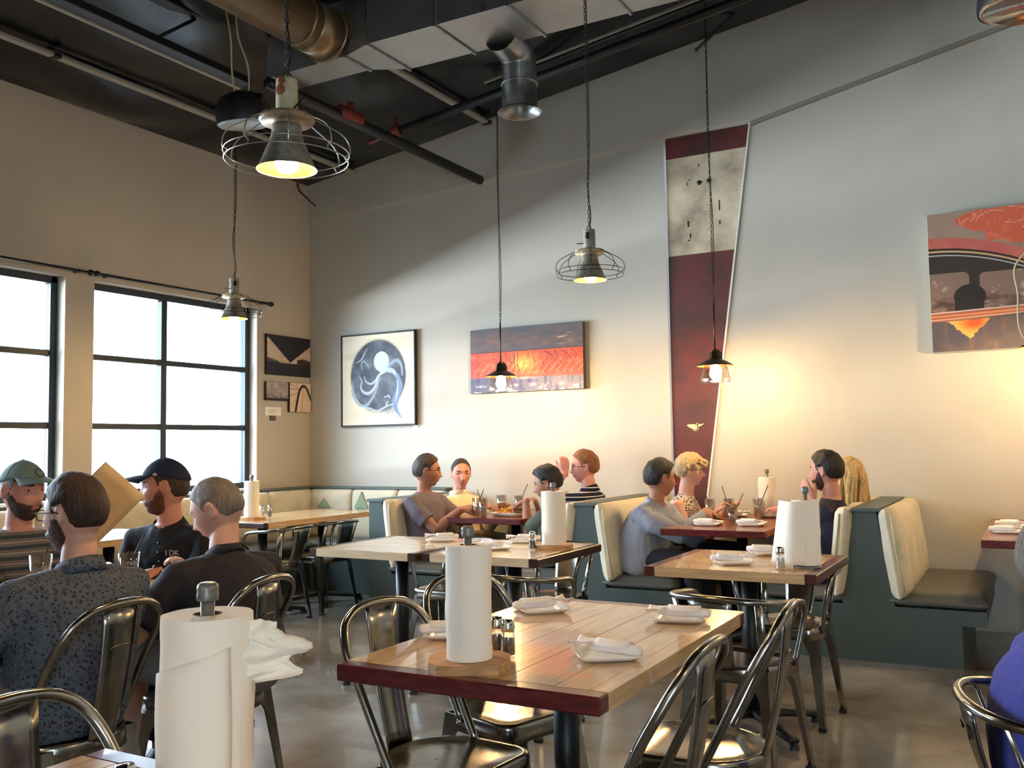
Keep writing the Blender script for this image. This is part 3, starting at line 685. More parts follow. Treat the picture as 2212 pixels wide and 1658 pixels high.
wbn = thing('corner_banquette', 'cream cushioned bench running along the window wall and round the corner', 'bench', (XL, YB, 0))
for name, lo, hi, m in (('seat_base', (.04, -7.6, 0), (.46, -.002, .33), 'teal_panel'), ('seat_base', (.462, -.46, 0), (1.70, -.002, .33), 'teal_panel'), ('back_board', (.002, -7.6, .33), (.07, -.002, .915), 'teal_panel'), ('back_board', (.072, -.07, .33), (1.70, -.002, .915), 'teal_panel'),
                        ('top_cap', (.0015, -7.6, .917), (.11, -.0015, .94), 'teal_cap'), ('top_cap', (.111, -.11, .917), (1.70, -.0015, .94), 'teal_cap')):
    MB().bbox(lo, hi, .004).build(name, m, wbn)
k = 0; y = -.52
while y > -7.3:
    cushion((.06, y-.86, .335), (0, .85, 0), (.46, 0, 0), (0, 0, .13), 12, 9, 7, 5, seed=k).build('seat_cushion', 'seat_vinyl', wbn); y -= .87; k += 1
y = -.13
while y > -7.3:
    cushion((.06, y-.575, .44), (0, .57, 0), (.0, 0, .475), (.12, 0, 0), 12, 10, 6, 5, groove=0, wob=.008, seed=k).build('back_cushion', 'cream_fabric', wbn); y -= .58; k += 1
cushion((.06, -.5, .335), (1.64, 0, 0), (0, .44, 0), (0, 0, .13), 16, 9, 7, 5, seed=k).build('seat_cushion', 'seat_vinyl', wbn)
for i in range(3):
    bc = cushion((.13+i*.53, -.18, .44), (.525, 0, 0), (0, 0, .475), (0, .12, 0), 12, 10, 6, 5, wob=.008, seed=k+i).build('back_cushion', 'cream_fabric', wbn)
    xx = .13+i*.53+(.13 if i else .2)
    if i < 2:
        h = .15 if i else .085
        MB().add([(xx-.07, -.193, .745), (xx+.09, -.193, .745), (xx+.012, -.193, .745+h), (xx-.07, -.17, .745), (xx+.09, -.17, .745), (xx+.012, -.17, .745+h)], [(0,1,2), (3,5,4), (0,3,4,1), (1,4,5,2), (2,5,3,0)]).build('triangle_print', 'leaf_print', bc)
# ------------------------------------------------------------------ pendant lamps
def chain_mb(L, link_h=.03, r=.0018, w=.0068):
    mb = MB(); n = max(2, int(L/(link_h*.78))); st = L/n
    for i in range(n):
        z0 = i*st; pts = []
        for k in range(8):
            a = 2*PI*k/8; u, v = w*math.cos(a), link_h/2*math.sin(a)
            pts.append((u, 0, z0+st/2+v) if i % 2 else (0, u, z0+st/2+v))
        mb.tube(pts, r, 4, closed=True)
    return mb
def cage_lamp(x, y, z, label, tilt=0, detail=0, dim=False, size=1, chain_to=None, hole=False, group=None):
    """z = rim of the cone"""
    t = thing('caged_pendant_lamp', label, 'lamp', (x, y, z), tilt)
    sh = MB().lathe([(.1, 0), (.096, .002), (.056, .10), (.05, .125), (.048, .15), (.0, .152)], 32).build('shade', 'enamel_grey', t)
    MB().lathe([(.0985, .001), (.094, .0035), (.053, .1), (.0, .102)], 32).build('shade_lining', 'enamel_inside', sh)
    MB().lathe([(.048, .15), (.05, .165), (.085, .158), (.092, .168), (.088, .18), (.05, .186), (.036, .19)], 28).build('collar', 'enamel_tan' if hole else 'enamel_cream', t)
    hs = MB().lathe([(.036, .186), (.036, .30), (.034, .306), (0, .308)], 24).build('socket_housing', 'enamel_cream' if detail else 'enamel_grey', t)
    if detail:
        for a, zz, r in ((-1.9, .262, .019), (-1.75, .292, .014)): MB().lathe([(0, .0015), (r*.8, .0015), (r, 0), (r, -.004)], 10, Matrix.Rotation(a, 4, 'Z') @ Matrix.Translation((.0355, 0, zz)) @ Matrix.Rotation(PI/2, 4, 'Y')).build('rust_patch', 'rust', hs)
        MB().tube([(.03, -.02, .2), (.062, -.03, .225), (.075, -.03, .23)], .003, 6).build('thumb_screw', 'wire_dark', hs)
    else:
        MB().tube([(-.034, -.01, .225), (-.075, -.02, .225)], .003, 6).build('thumb_screw', 'wire_dark', hs)
        MB().bbox((-.011, -.038, .245), (.011, -.0335, .285), .003).build('keyhole_slot', 'wire_dark', hs)
    cg = MB(); R = .205
    for zz, rr in ((.055, R), (.03, R*.985)): cg.tube([(rr*math.cos(a), rr*math.sin(a), zz) for a in np.linspace(0, 2*PI, 36, endpoint=False)], .0022, 5, closed=True)
    cage = cg.build('cage_ring', 'wire_light' if detail else 'wire_dark', t)
    for k in range(9):
        a = 2*PI*k/9+.2; c, s = math.cos(a), math.sin(a)
        MB().tube(bez([(.085*c, .085*s, .176), (.13*c, .13*s, .152), (.178*c, .178*s, .125), (.203*c, .203*s, .095), (.208*c, .208*s, .058), (.19*c, .19*s, .046), (.2*c, .2*s, .03)], 3), .0021, 5).build('cage_wire', 'wire_light' if detail else 'wire_dark', cage)
    MB().lathe([(0, -.012), (.022, -.008), (.036, .01), (.038, .03), (.03, .055), (.016, .08), (.014, .1)], 18).build('bulb', 'bulb_glow_fill' if dim else 'bulb_glow', t)
    t.scale = (size, size, size)
    top = chain_to or zc(x); L = (top-z)/size-.335
    MB().tube([(.012*math.cos(a), 0, .32+.012*math.sin(a)) for a in np.linspace(0, 2*PI, 14, endpoint=False)], .0028, 5, closed=True).build('hook_ring', 'wire_dark', t)
    c = chain_mb(L).build('chain', 'wire_dark', t); c.location = (0, 0, .332)
    MB().tube(bez([(0, 0, .308), (.012, 0, .4), (-.01, .008, .6), (.012, 0, .9), (.006, 0, L+.33)], 4), .0032, 6).build('cord', 'steel_black', t)
    return t
cage_lamp(-2.125, 2.30, 2.235, 'big rust-spotted caged pendant lamp hanging nearest the camera', .4, 1, hole=True)
cage_lamp(-5.24, 5.10, 2.30, 'caged pendant lamp hanging in front of the window', 1.0, 0)
cage_lamp(-2.064, 4.60, 2.201, 'caged pendant lamp with dark wires against the pale wall beside the column', .1, 0, size=.907)
def bell_lamp(x, y, z, label, rod=.34):
    """z = rim of the metal cap"""
    t = thing('glass_pendant_lamp', label, 'lamp', (x, y, z))
    cap = MB().lathe([(.132, 0), (.128, .004), (.075, .036), (.042, .05), (.04, .085), (.03, .1), (.012, .11), (0, .112)], 28).build('metal_cap', 'bronze_dark', t)
    MB().lathe([(.129, -.001), (.12, .002), (.07, .031), (0, .036)], 28).build('cap_lining', 'enamel_inside', cap)
    for a in (.3, 2.4, 4.5): MB().tube([(.046*math.cos(a), .046*math.sin(a), .05), (.046*math.cos(a), .046*math.sin(a), .085), (.03*math.cos(a), .03*math.sin(a), .105), (.01*math.cos(a), .01*math.sin(a), .118)], .005, 6).build('yoke_strap', 'bronze_dark', cap)
    MB().lathe([(.075, .01), (.09, -.03), (.106, -.09), (.108, -.105), (.1, -.118), (.098, -.116), (.105, -.104), (.103, -.09), (.087, -.03), (.073, .01)], 32).build('glass_bell', 'bell_glass', t)
    MB().lathe([(0, -.1), (.024, -.094), (.04, -.072), (.042, -.05), (.03, -.018), (.014, .01), (.014, .03)], 18).build('bulb', 'bulb_glow', t)
    MB().tube([(0, 0, .11), (0, 0, rod+.1)], .006, 8).build('stem_rod', 'bronze_dark', t)
    top = zc(x); L = top-z-rod-.09
    c = chain_mb(L).build('chain', 'wire_dark', t); c.location = (0, 0, rod+.1)
    MB().tube(bez([(.006, 0, rod+.1), (.012, .004, rod+L*.3), (-.008, 0, rod+L*.6), (.004, 0, rod+L+.09)], 4), .003, 6).build('cord', 'steel_black', t)
    return t
bell_lamp(-3.72, 6.5, 1.865, 'glass bell pendant lamp hanging in front of the red painting')
bell_lamp(-1.955, 6.5, 1.855, 'glass bell pendant lamp hanging in front of the steel column')
b3l = bell_lamp(.08, 6.5, 1.86, 'glass bell pendant lamp with a looping pale cord at the right picture edge')
MB().tube(bez([(-.04, 0, .62), (-.13, 0, .5), (-.12, 0, .33), (-.125, 0, .15), (-.09, 0, .05), (-.03, 0, .02)], 5), .006, 6).build('pale_cord', 'cord_pale', b3l)
# unseen caged lamps added as warm fill for the front of the room
for x, y, w in ((.9, 1.2, 'right of the camera'), (.7, 4.35, 'beyond the right picture edge'), (-1.6, -1.2, 'behind the camera')):
    cage_lamp(x, y, 2.3, 'added caged fill lamp out of view ' + w, .3, 0, True)
def dome_light(x, y, z, r, label, lens, cords, tiltx=0, diffuse=True):
    t = thing('dome_light', label, 'lamp', (x, y, z)); t.rotation_euler = (tiltx, 0, 0)
    MB().lathe([(r*1.02, 0), (r*1.04, .02), (r*1.0, r*.6), (r*.82, r*.95), (r*.5, r*1.12), (0, r*1.16)], 32).build('housing', 'steel_black', t)
    MB().lathe([(r*1.0, .004), (r*.93, -.012), (r*.9, 0), (0, .006)], 32).build('lens', lens, t)
    MB().tube([(r*.8, 0, r*.62), (r*.98, 0, r*.72), (r*.98, 0, r*.9), (r*.8, 0, r*.95)], .012, 6).tube([(-r*.8, 0, r*.62), (-r*.98, 0, r*.72), (-r*.98, 0, r*.9), (-r*.8, 0, r*.95)], .012, 6).build('bracket', 'steel_black', t)
    for dx in cords: MB().tube(bez([(dx, 0, r*.84), (dx*1.3+.01, 0, .35), (dx*.6, 0, .55), (dx*.8, 0, zc(x)-z)], 4), .006, 6).build('suspension_cord', 'cord_pale', t)
    return t
dome_light(-4.42, 4.39, 3.44, .175, 'black dome high-bay light with a frosted lens among the ducts', 'lens_frost', (-.05, .06), .18)
dome_light(.055, 5.2, 3.45, .2, 'black dish light cut by the upper right picture corner', 'chrome', (-.06, .06))
# ------------------------------------------------------------------ pictures: flat prints on canvases
class VN:
    def __init__(s, seed): s.r = np.random.RandomState(seed).rand(64, 64)
    def __call__(s, x, y):
        xi = np.floor(x).astype(int); yi = np.floor(y).astype(int); fx = x-xi; fy = y-yi; fx = fx*fx*(3-2*fx); fy = fy*fy*(3-2*fy)
        g = lambda a, b: s.r[a % 64, b % 64]
        return (g(xi, yi)*(1-fx)+g(xi+1, yi)*fx)*(1-fy)+(g(xi, yi+1)*(1-fx)+g(xi+1, yi+1)*fx)*fy
def fbm(seed, x, y, o=4):
    n = VN(seed); t = 0; a = .5
    for k in range(o): t = t+a*n(x*2**k+k*7.3, y*2**k+k*3.1); a *= .5
    return t/.94
def mixc(c, k, col): k = np.clip(k, 0, 1)[..., None]; return c*(1-k)+np.array(col, float)/255*k
def stroke(U, V, pts, w, asp=1.0, soft=.35):
    """coverage of a tapered brush stroke through pts; w = (start, middle, end) half widths"""
    P = np.array([(p.x, p.y) for p in bez([(a, b, 0) for a, b in pts], 10)]); n = len(P); best = np.full(U.shape, -9.)
    for i in range(n-1):
        t0 = i/(n-1); ww = np.interp(t0, [0, .5, 1], w)
        a, b = P[i], P[i+1]; d = b-a; L = d@d+1e-12
        t = np.clip(((U-a[0])*d[0]+(V-a[1])*d[1])/L, 0, 1); dist = np.hypot(U-a[0]-t*d[0], (V-a[1]-t*d[1])*asp)
        best = np.maximum(best, 1-dist/ww)
    return np.clip(best/soft, 0, 1)
def poly_in(U, V, pts):
    r = np.zeros(U.shape, bool); n = len(pts)
    for i in range(n):
        (x0, y0), (x1, y1) = pts[i], pts[(i+1) % n]
        c = ((y0 > V) != (y1 > V)) & (U < (x1-x0)*(V-y0)/(y1-y0+1e-12)+x0); r ^= c
    return r.astype(float)
def art(name, o, ux, w, h, nx, ny, fn, parent, nrm):
    """colour grid w x h with lower left corner o, horizontal direction ux, facing nrm"""
    o = Vector(o); ux = Vector(ux); U, V = np.meshgrid(np.linspace(0, 1, nx), np.linspace(0, 1, ny)); col = np.clip(fn(U, V), 0, 1)
    mb = MB(); mb.grid(nx, ny, lambda u, v: o+ux*(u*w)+Vector((0, 0, v*h)), False); me = mb.mesh(name, 'print_colour')
    a = me.color_attributes.new('Col', 'FLOAT_COLOR', 'POINT'); lin = s2l(col).reshape(-1, 3)
    a.data.foreach_set('color', np.hstack([lin, np.ones((len(lin), 1))]).ravel())
    ob = link(name, me, parent); return ob
def canvas_on_back(name, label, cat, x0, x1, z0, z1, nx, ny, fn, depth=.045, edge='canvas_edge', frame=None, group=None):
    t = thing(name, label, cat, ((x0+x1)/2, YB-.004, z0), 0, group); w, h = x1-x0, z1-z0
    MB().bbox((-w/2, -depth, 0), (w/2, -.001, h), .003).build('canvas', edge, t)
    art('print', (-w/2+.002, -depth-.0015, .002), (1, 0, 0), w-.004, h-.004, nx, ny, fn, t, (0, -1, 0))
    if frame:
        f = .014
        for lo, hi in (((-w/2-f, -depth-.012, -f), (w/2+f, 0, 0)), ((-w/2-f, -depth-.012, h), (w/2+f, 0, h+f)), ((-w/2-f, -depth-.012, 0), (-w/2, 0, h)), ((w/2, -depth-.012, 0), (w/2+f, 0, h))): MB().bbox(lo, hi, .003).build('frame_bar', frame, t)
    return t
def octopus(U, V):
    Z = lambda L: [((x-1150)/910, 1-(y-225)/1105) for x, y in L]
    n = fbm(3, U*9, V*9); c = np.zeros(U.shape+(3,))+np.array([240, 230, 206])/255; c *= (1-.06*fbm(5, U*3, V*3))[..., None]
    d = np.hypot((U-.505)/.385, (V-.54)/.40)
    c = mixc(c, (1.05-d)/.03, (206, 190, 158)); c = mixc(c, (1.0-d)/.02, (64, 70, 84)); ins = np.clip((1-d)/.02, 0, 1)
    c = mixc(c, ins*np.clip((n-.45)*3, 0, 1)*.7, (120, 128, 142)); c = mixc(c, ins*np.clip((.42-n)*5, 0, 1)*.8, (34, 36, 46))
    m = np.hypot((U-.555)/.108, (V-.695)/.115)
    c = mixc(c, (1-m)/.05, (214, 226, 232)); c = mixc(c, np.clip((1-m)/.05, 0, 1)*(n-.5)*1.2, (170, 186, 200))
    body = np.exp(-(((U-.63)/.15)**2+((V-.36)/.24)**2)**1.5); c = mixc(c, body*.75, (98, 108, 122)); c = mixc(c, body*np.clip((fbm(9, U*14, V*5)-.5)*4, 0, 1), (52, 58, 70))
    L1, L2, BL = (190, 202, 214), (150, 164, 182), (116, 140, 178)
    for pts, w, col in (([(1330,560),(1400,520),(1440,450),(1475,390)], (.004,.012,.004), L1), ([(1410,640),(1395,580),(1420,545),(1460,570),(1500,640)], (.006,.01,.004), L2),
        ([(1365,720),(1400,790),(1390,870),(1430,930),(1500,940),(1570,870),(1620,740),(1690,690)], (.004,.022,.012), L1), ([(1430,730),(1460,800),(1520,830),(1580,790),(1620,730),(1700,690)], (.004,.016,.014), L1),
        ([(1270,900),(1310,1010),(1370,1080),(1450,1095),(1520,1030),(1570,940),(1640,760)], (.012,.022,.012), L2), ([(1290,760),(1290,880),(1320,990)], (.004,.014,.01), L2),
        ([(1720,660),(1780,590),(1850,560),(1900,620),(1915,740)], (.014,.024,.012), L2), ([(1640,690),(1720,670),(1800,690),(1850,760)], (.012,.034,.02), L1),
        ([(1600,980),(1650,1060),(1700,1120)], (.02,.04,.02), (70, 78, 92)), ([(1690,1000),(1745,985),(1755,1020)], (.006,.01,.005), L1), ([(1710,1100),(1735,1050)], (.008,.01,.006), L1),
        ([(1850,740),(1885,860),(1850,980),(1820,1080),(1850,1180),(1912,1266)], (.03,.055,.004), BL), ([(1855,800),(1850,950),(1825,1060)], (.008,.014,.006), L1), ([(1400,1110),(1500,1130),(1600,1165),(1720,1110),(1800,1090)], (.01,.016,.008), L1)):
        c = mixc(c, stroke(U, V, Z(pts), w)*.9, col)
    return c
canvas_on_back('framed_picture', 'framed ink picture of a pale moon and curling tentacles in a dark circle', 'picture', -5.895, -5.035, 1.528, 2.400, 230, 230, octopus, .03, 'canvas_pale', 'art_black')
def skyline(U, V):
    n = fbm(11, U*10, V*14); n2 = fbm(12, U*40, V*6); c = np.zeros(U.shape+(3,))
    top = np.array([84, 76, 80])/255; c += top; c = mixc(c, (n-.4)*2.2, (124, 88, 78)); c = mixc(c, (fbm(14, U*6, V*20)-.62)*6*np.exp(-((V-.79)/.08)**2), (196, 148, 110)); c = mixc(c, np.clip(V-.86, 0, 1)*5, (84, 86, 92))
    c = mixc(c, (fbm(15, U*12, V*12)-.74)*9*(V > .85), (214, 170, 176))
    band = ((V < .625) & (V > .2)).astype(float); red = np.zeros(c.shape)+np.array([224, 78, 52])/255
    red = mixc(red, np.exp(-((U-.49)/.1)**2-((V-.44)/.13)**2)*1.1, (246, 178, 74)); red = mixc(red, np.abs(U-.5)*1.1-.25, (214, 48, 46)); red = mixc(red, (n-.5)*2, (240, 120, 70)); red = mixc(red, np.clip(.34-V, 0, 1)*4, (150, 96, 92))
    c = c*(1-band[..., None])+red*band[..., None]
    low = (V <= .235-.03*U).astype(float); b = np.zeros(c.shape)+np.array([96, 98, 128])/255; b = mixc(b, U*1.2-.4, (142, 132, 132)); b = mixc(b, (n2-.5)*3, (66, 70, 112)); b = mixc(b, (fbm(17, U*16, V*20)-.55)*6*np.clip(.14-V, 0, 1)*12, (222, 216, 222))
    b = mixc(b, np.exp(-((U-.5)/.1)**2)*np.clip(V-.17, 0, 1)*12, (240, 222, 200)); c = c*(1-low[..., None])+b*low[..., None]
    rr = np.random.RandomState(4)
    for k in range(44):
        x = rr.rand(); y = .62-.02*rr.rand(); pts = [(x, y)]
        for q in range(4): pts.append((pts[-1][0]+rr.uniform(-.02, .02), pts[-1][1]-rr.uniform(.04, .13)))
        c = mixc(c, stroke(U, V, pts, (.0022, .002, .0016), .5)*.75, (72, 32, 34))
    for k in range(9):
        x = rr.rand(); c = mixc(c, stroke(U, V, [(x, .6), (x+rr.uniform(-.05, .09), .5), (x+rr.uniform(-.1, .12), .36), (x+rr.uniform(-.05, .1), .24)], (.004, .003, .002), .5)*.8, (64, 26, 30))
    for k in range(16):
        x = .03+k*.062; c = mixc(c, stroke(U, V, [(x, .27), (x+.035, .36), (x+.07+.02*(k % 3), .45+.03*(k % 2))], (.0022, .002, .0016), .5)*.7, (240, 190, 160))
    c = mixc(c, np.exp(-((V-.632)/.006)**2)*.8, (54, 34, 34)); return c
canvas_on_back('canvas_picture', 'wide red and grey canvas of a cracked burning skyline', 'picture', -4.405, -3.285, 1.78, 2.352, 360, 184, skyline, .05)
def oldcar(U, V):
    X = U*1.3; Q = (1-V)*.975; n = fbm(21, U*14, V*10); k = .0007
    c = np.zeros(U.shape+(3,))+np.array([160, 132, 112])/255; c = mixc(c, (n-.45)*2, (132, 112, 98))
    pp = [((px-190)*k, (py-265+(px-190)*.128)*.00079) for px, py in ((440, 300), (500, 262), (640, 212), (1045, 150), (1045, 490), (900, 480), (820, 462), (720, 480), (700, 400), (600, 398), (500, 358), (440, 345))]; pp = pp[:3]+[(1.05, -.02), (1.0, .2), (.8, .27)]+pp[4:]; wob = (fbm(20, X*40, Q*40, 3)-.5)*.02; patch = poly_in(X+wob, Q+wob, pp); red = np.zeros(c.shape)+np.array([206, 96, 68])/255; red = mixc(red, (fbm(22, U*30, V*20)-.5)*2, (226, 120, 84))
    c = c*(1-patch[..., None])+red*patch[..., None]
    rr = np.random.RandomState(9)
    for q in range(26):
        x, y = rr.uniform(.2, .95), rr.uniform(0, .16); dx, dy = rr.uniform(-.1, .1), rr.uniform(-.05, .08)
        c = mixc(c, patch*stroke(X, Q, [(x, y), (x+dx*.5, y+dy*.3), (x+dx, y+dy)], (.004, .003, .002))*.8, (236, 186, 156))
    arc = .245+.36*np.clip(X-.0, 0, 2)**2*1.05
    c = mixc(c, (Q > arc-.075)*1., (190, 96, 84)); c = mixc(c, (Q > arc-.075)*(n-.4)*2, (206, 116, 96)); c = mixc(c, (Q > arc)*1., (40, 26, 26)); c = mixc(c, np.exp(-((Q-arc-.022)/.007)**2), (240, 196, 140)); c = mixc(c, (Q > arc+.034)*1., (52, 44, 38)); c = mixc(c, np.exp(-((Q-arc-.05)/.0035)**2), (240, 232, 220))
    c = mixc(c, (Q > arc+.06)*1., (58, 48, 40))
    def rbox(x0, x1, y0, y1, r): dx = np.maximum(np.maximum(x0+r-X, X-x1+r), 0); dy = np.maximum(np.maximum(y0+r-Q, Q-y1+r), 0); return (np.hypot(dx, dy) < r).astype(float)
    for b in (rbox(-.1, .25, .425, .70, .04), rbox(.315, .95, .44, .70, .03)):
        c = mixc(c, b, (140, 112, 94)); c = mixc(c, b*np.clip((Q-.55)*12, 0, 1)*np.clip((fbm(25, U*20, V*30)-.4)*3, 0, 1), (84, 62, 58)); c = mixc(c, b*np.clip((fbm(26, U*16, V*16)-.66)*8, 0, 1), (190, 160, 140))
    seat = ((np.hypot((X-.25)/.1, (Q-.60)/.085) < 1) | ((X > .15+(.69-Q)*.1) & (X < .335) & (Q > .6) & (Q < .72))).astype(float); c = mixc(c, seat, (46, 38, 34))
    s = .70-.03*X; c = mixc(c, (Q > s)*1., (176, 98, 72)); c = mixc(c, (Q > s)*np.clip((fbm(27, U*3, V*90)-.45)*5, 0, 1), (150, 76, 60)); c = mixc(c, np.exp(-((Q-s-.004)/.004)**2), (236, 226, 216)); c = mixc(c, np.exp(-((Q-s-.03)/.006)**2)*.8, (240, 170, 100)); c = mixc(c, np.exp(-((Q-s-.052)/.006)**2)*.8, (226, 190, 150))
    c = mixc(c, (Q > s+.065-.03*np.clip(X-.2, 0, 1))*1., (84, 78, 86)); c = mixc(c, (Q > s+.07)*(n-.45)*2.5, (110, 92, 86)); c = mixc(c, (Q > s+.07)*np.clip((fbm(28, U*26, V*5)-.55)*3, 0, 1), (120, 96, 84))
    rust = ((Q > s+.068) & (Q < s+.20-np.abs(X-.24)*.95+.05*(fbm(29, U*40, V*40)-.5)) & (np.abs(X-.235) < .14)).astype(float); c = mixc(c, rust, (240, 178, 90)); c = mixc(c, rust*np.exp(-((X-.27)/.07)**2-((Q-s-.09)/.045)**2)*1.2, (226, 96, 40))
    return c
canvas_on_back('canvas_picture', 'large canvas of a rusty red car, cut by the right picture edge', 'picture', -.585, .715, 1.912, 2.888, 440, 330, oldcar, .09, 'canvas_pale')
cd_ = thing('label_card', 'tiny white label card under the framed ink picture', 'card', (-5.05, YB-.002, 1.487)); MB().bbox((-.03, -.003, 0), (.03, 0, .04), .0008).build('card', 'card_white', cd_)
# left wall prints
def print_on_left(name, label, y0, y1, z0, z1, nx, ny, fn, depth=.03, cat='picture'):
    t = thing(name, label, cat, (XL+.003, (y0+y1)/2, z0)); w, h = y1-y0, z1-z0
    MB().bbox((.001, -w/2, 0), (depth, w/2, h), .002).build('canvas', 'art_black', t)
    art('print', (depth+.0012, -w/2+.002, .002), (0, 1, 0), w-.004, h-.004, nx, ny, fn, t, (1, 0, 0)); return t
def ph1(U, V):
    n = fbm(31, U*12, V*12); c = np.zeros(U.shape+(3,))+np.array([206, 184, 164])/255; c = mixc(c, (n-.45)*2, (170, 150, 136))
    c = mixc(c, ((V > .93) | (poly_in(U, V, [(0, .95), (1, .98), (1, .80), (.52, .33)]) > .5)), (36, 32, 44)); c = mixc(c, (V < .33-.03*U), (40, 38, 48)); c = mixc(c, np.exp(-((V-.335)/.01)**2)*(U < .4), (160, 150, 140))
    c = mixc(c, ((V < .46-.3*np.abs(U-.82)) & (U > .68) & (V > .28)), (58, 48, 48)); c = mixc(c, ((V < .43-.3*U) & (U < .35) & (V > .33)), (90, 78, 70)); return c
def ph2(U, V):
    n = fbm(33, U*8, V*10); c = np.zeros(U.shape+(3,))+np.array([150, 140, 138])/255; c = mixc(c, (n-.5)*4, (190, 180, 172)); c = mixc(c, (.45-V)*1.6+(fbm(34, U*14, V*20)-.5), (70, 62, 72)); c = mixc(c, np.exp(-((U-.48-.1*(1-V))/.05)**2)*.4, (200, 190, 180)); c = mixc(c, (V < .12), (44, 40, 52)); return c
def ph3(U, V):
    c = np.zeros(U.shape+(3,))+np.array([226, 200, 176])/255; c = mixc(c, (fbm(35, U*5, V*5)-.5), (206, 180, 160))
    c = mixc(c, stroke(U, V, [(.26, -.02), (.34, .35), (.44, .7), (.6, .9), (.78, .84), (.92, .6), (1.0, .42)], (.06, .055, .045)), (44, 30, 40))
    for P in ([(0, .55), (.2, .6), (.38, .68)], [(0, .8), (.2, .78), (.5, .8)], [(0, .95), (.2, .9), (.42, .76)], [(.05, .2), (.18, .35), (.3, .42)], [(.55, 0), (.6, .5), (.66, .86)], [(.3, 1), (.36, .85), (.45, .75)]): c = mixc(c, stroke(U, V, P, (.012, .01, .006)), (110, 86, 76))
    return c
print_on_left('photo_print', 'dark photo print of a black wedge over pale sky, upper of the corner group', 6.568, 7.178, 2.022, 2.408, 90, 60, ph1)
print_on_left('photo_print', 'small grey cloudy photo print beside the arch print', 6.56, 6.862, 1.775, 1.955, 50, 40, ph2)
print_on_left('photo_print', 'pale photo print of a dark arch, closest to the room corner', 6.88, 7.185, 1.67, 1.96, 50, 60, ph3)
c1 = thing('label_card', 'cream label card under the small grey print by the window', 'card', (XL+.002, 6.685, 1.632)); MB().bbox((0, -.108, 0), (.003, .108, .082), .001).build('card', 'card_white', c1)
for k in range(3): MB().box((.0032, -.07, .052-k*.014), (.0036, .05-.02*k, .055-k*.014)).build('print_line', 'print_line', c1)
c2 = thing('mini_print', 'tiny dark print stuck under the cream label card', 'picture', (XL+.002, 6.678, 1.585)); MB().bbox((0, -.04, 0), (.004, .04, .045), .001).build('card', 'art_black', c2)
art('print', (.0048, -.037, .003), (0, 1, 0), .074, .039, 12, 8, lambda U, V: mixc(np.zeros(U.shape+(3,))+.24, fbm(41, U*5, V*5), (150, 120, 120)), c2, (1, 0, 0))
# ------------------------------------------------------------------ people
def loft(mb, secs, n=20, ex=2.0):
    """secs: (centre, xaxis, yaxis, rx, ry)"""
    vs = []; fs = []; k = len(secs)
    for c, xa, ya, rx, ry in secs:
        for j in range(n):
            a = 2*PI*j/n; ca, sa = math.cos(a), math.sin(a); q = (abs(ca)**ex+abs(sa)**ex)**(-1/ex)
            vs.append(Vector(c)+Vector(xa)*(ca*q*rx)+Vector(ya)*(sa*q*ry))
    for i in range(k-1):
        for j in range(n): a = i*n+j; b = i*n+(j+1) % n; fs.append((a, b, b+n, a+n))
    c0 = len(vs); vs += [Vector(secs[0][0]), Vector(secs[-1][0])]
    for j in range(n): fs += [(c0, (j+1) % n, j), (c0+1, (k-1)*n+j, (k-1)*n+(j+1) % n)]
    mb.add(vs, fs, True)
def ball(mb, c, r, n=12, sc=(1, 1, 1), R=None):
    M = Matrix.Translation(c) @ (R or Matrix.Identity(4)) @ Matrix.Diagonal((*sc, 1))
    mb.lathe([(r*math.sin(PI*i/8) if 0 < i < 8 else 0, -r*math.cos(PI*i/8)) for i in range(9)], n, M)
def remesh(mb, vox, smooth=2):
    me = mb.mesh('tmp', None); bm = bmesh.new(); bm.from_mesh(me); bmesh.ops.recalc_face_normals(bm, faces=bm.faces[:]); bm.to_mesh(me); bm.free()
    o = bpy.data.objects.new('tmp', me); C.objects.link(o); m = o.modifiers.new('r', 'REMESH'); m.mode = 'VOXEL'; m.voxel_size = vox
    if smooth: s = o.modifiers.new('s', 'SMOOTH'); s.factor = .5; s.iterations = smooth
    r = bpy.data.meshes.new_from_object(o.evaluated_get(bpy.context.evaluated_depsgraph_get()))
    bpy.data.objects.remove(o); bpy.data.meshes.remove(me)
    r.polygons.foreach_set('use_smooth', [True]*len(r.polygons)); return r
def icos(sub=5):
    bm = bmesh.new(); bmesh.ops.create_icosphere(bm, subdivisions=sub, radius=1); bm.verts.ensure_lookup_table()
    D = np.array([v.co[:] for v in bm.verts]); F = [tuple(v.index for v in f.verts) for f in bm.faces]; bm.free(); return D, F
ICO, ICOF = icos()
def head_shape(D):
    x, y, z = D.T
    X = .075*x; Y = np.where(y > 0, .092, .103)*y; Z = np.where(z > 0, .113, .122)*z
    low = sst(0., -1., z)
    X = X*(1-.26*low)*(1+.05*sst(.2, -.5, y)*sst(-.3, .4, z)); Y = np.where(y < 0, Y*(1-.45*sst(-.15, -.95, z)), Y+.014*low*np.clip(y+.2, 0, 1))
    G = lambda cx, cz, sx, sz: np.exp(-((X-cx)/sx)**2-((Z-cz)/sz)**2)
    m = sst(.05, .4, y)
    Y = Y+m*(.007*G(0, .026, .045, .011)-.012*(G(.031, .003, .015, .011)+G(-.031, .003, .015, .011))
        +.025*G(0, -.036, .0115, .012)+.014*G(0, -.014, .009, .02)+.007*(G(.013, -.04, .007, .007)+G(-.013, -.04, .007, .007))
        +.005*(G(.042, -.024, .016, .015)+G(-.042, -.024, .016, .015))+.007*G(0, -.068, .022, .010)-.006*G(0, -.067, .021, .0026)
        -.006*G(0, -.084, .02, .006)+.010*G(0, -.106, .02, .014))
    return np.stack([X, Y, Z], 1)
HP = head_shape(ICO)
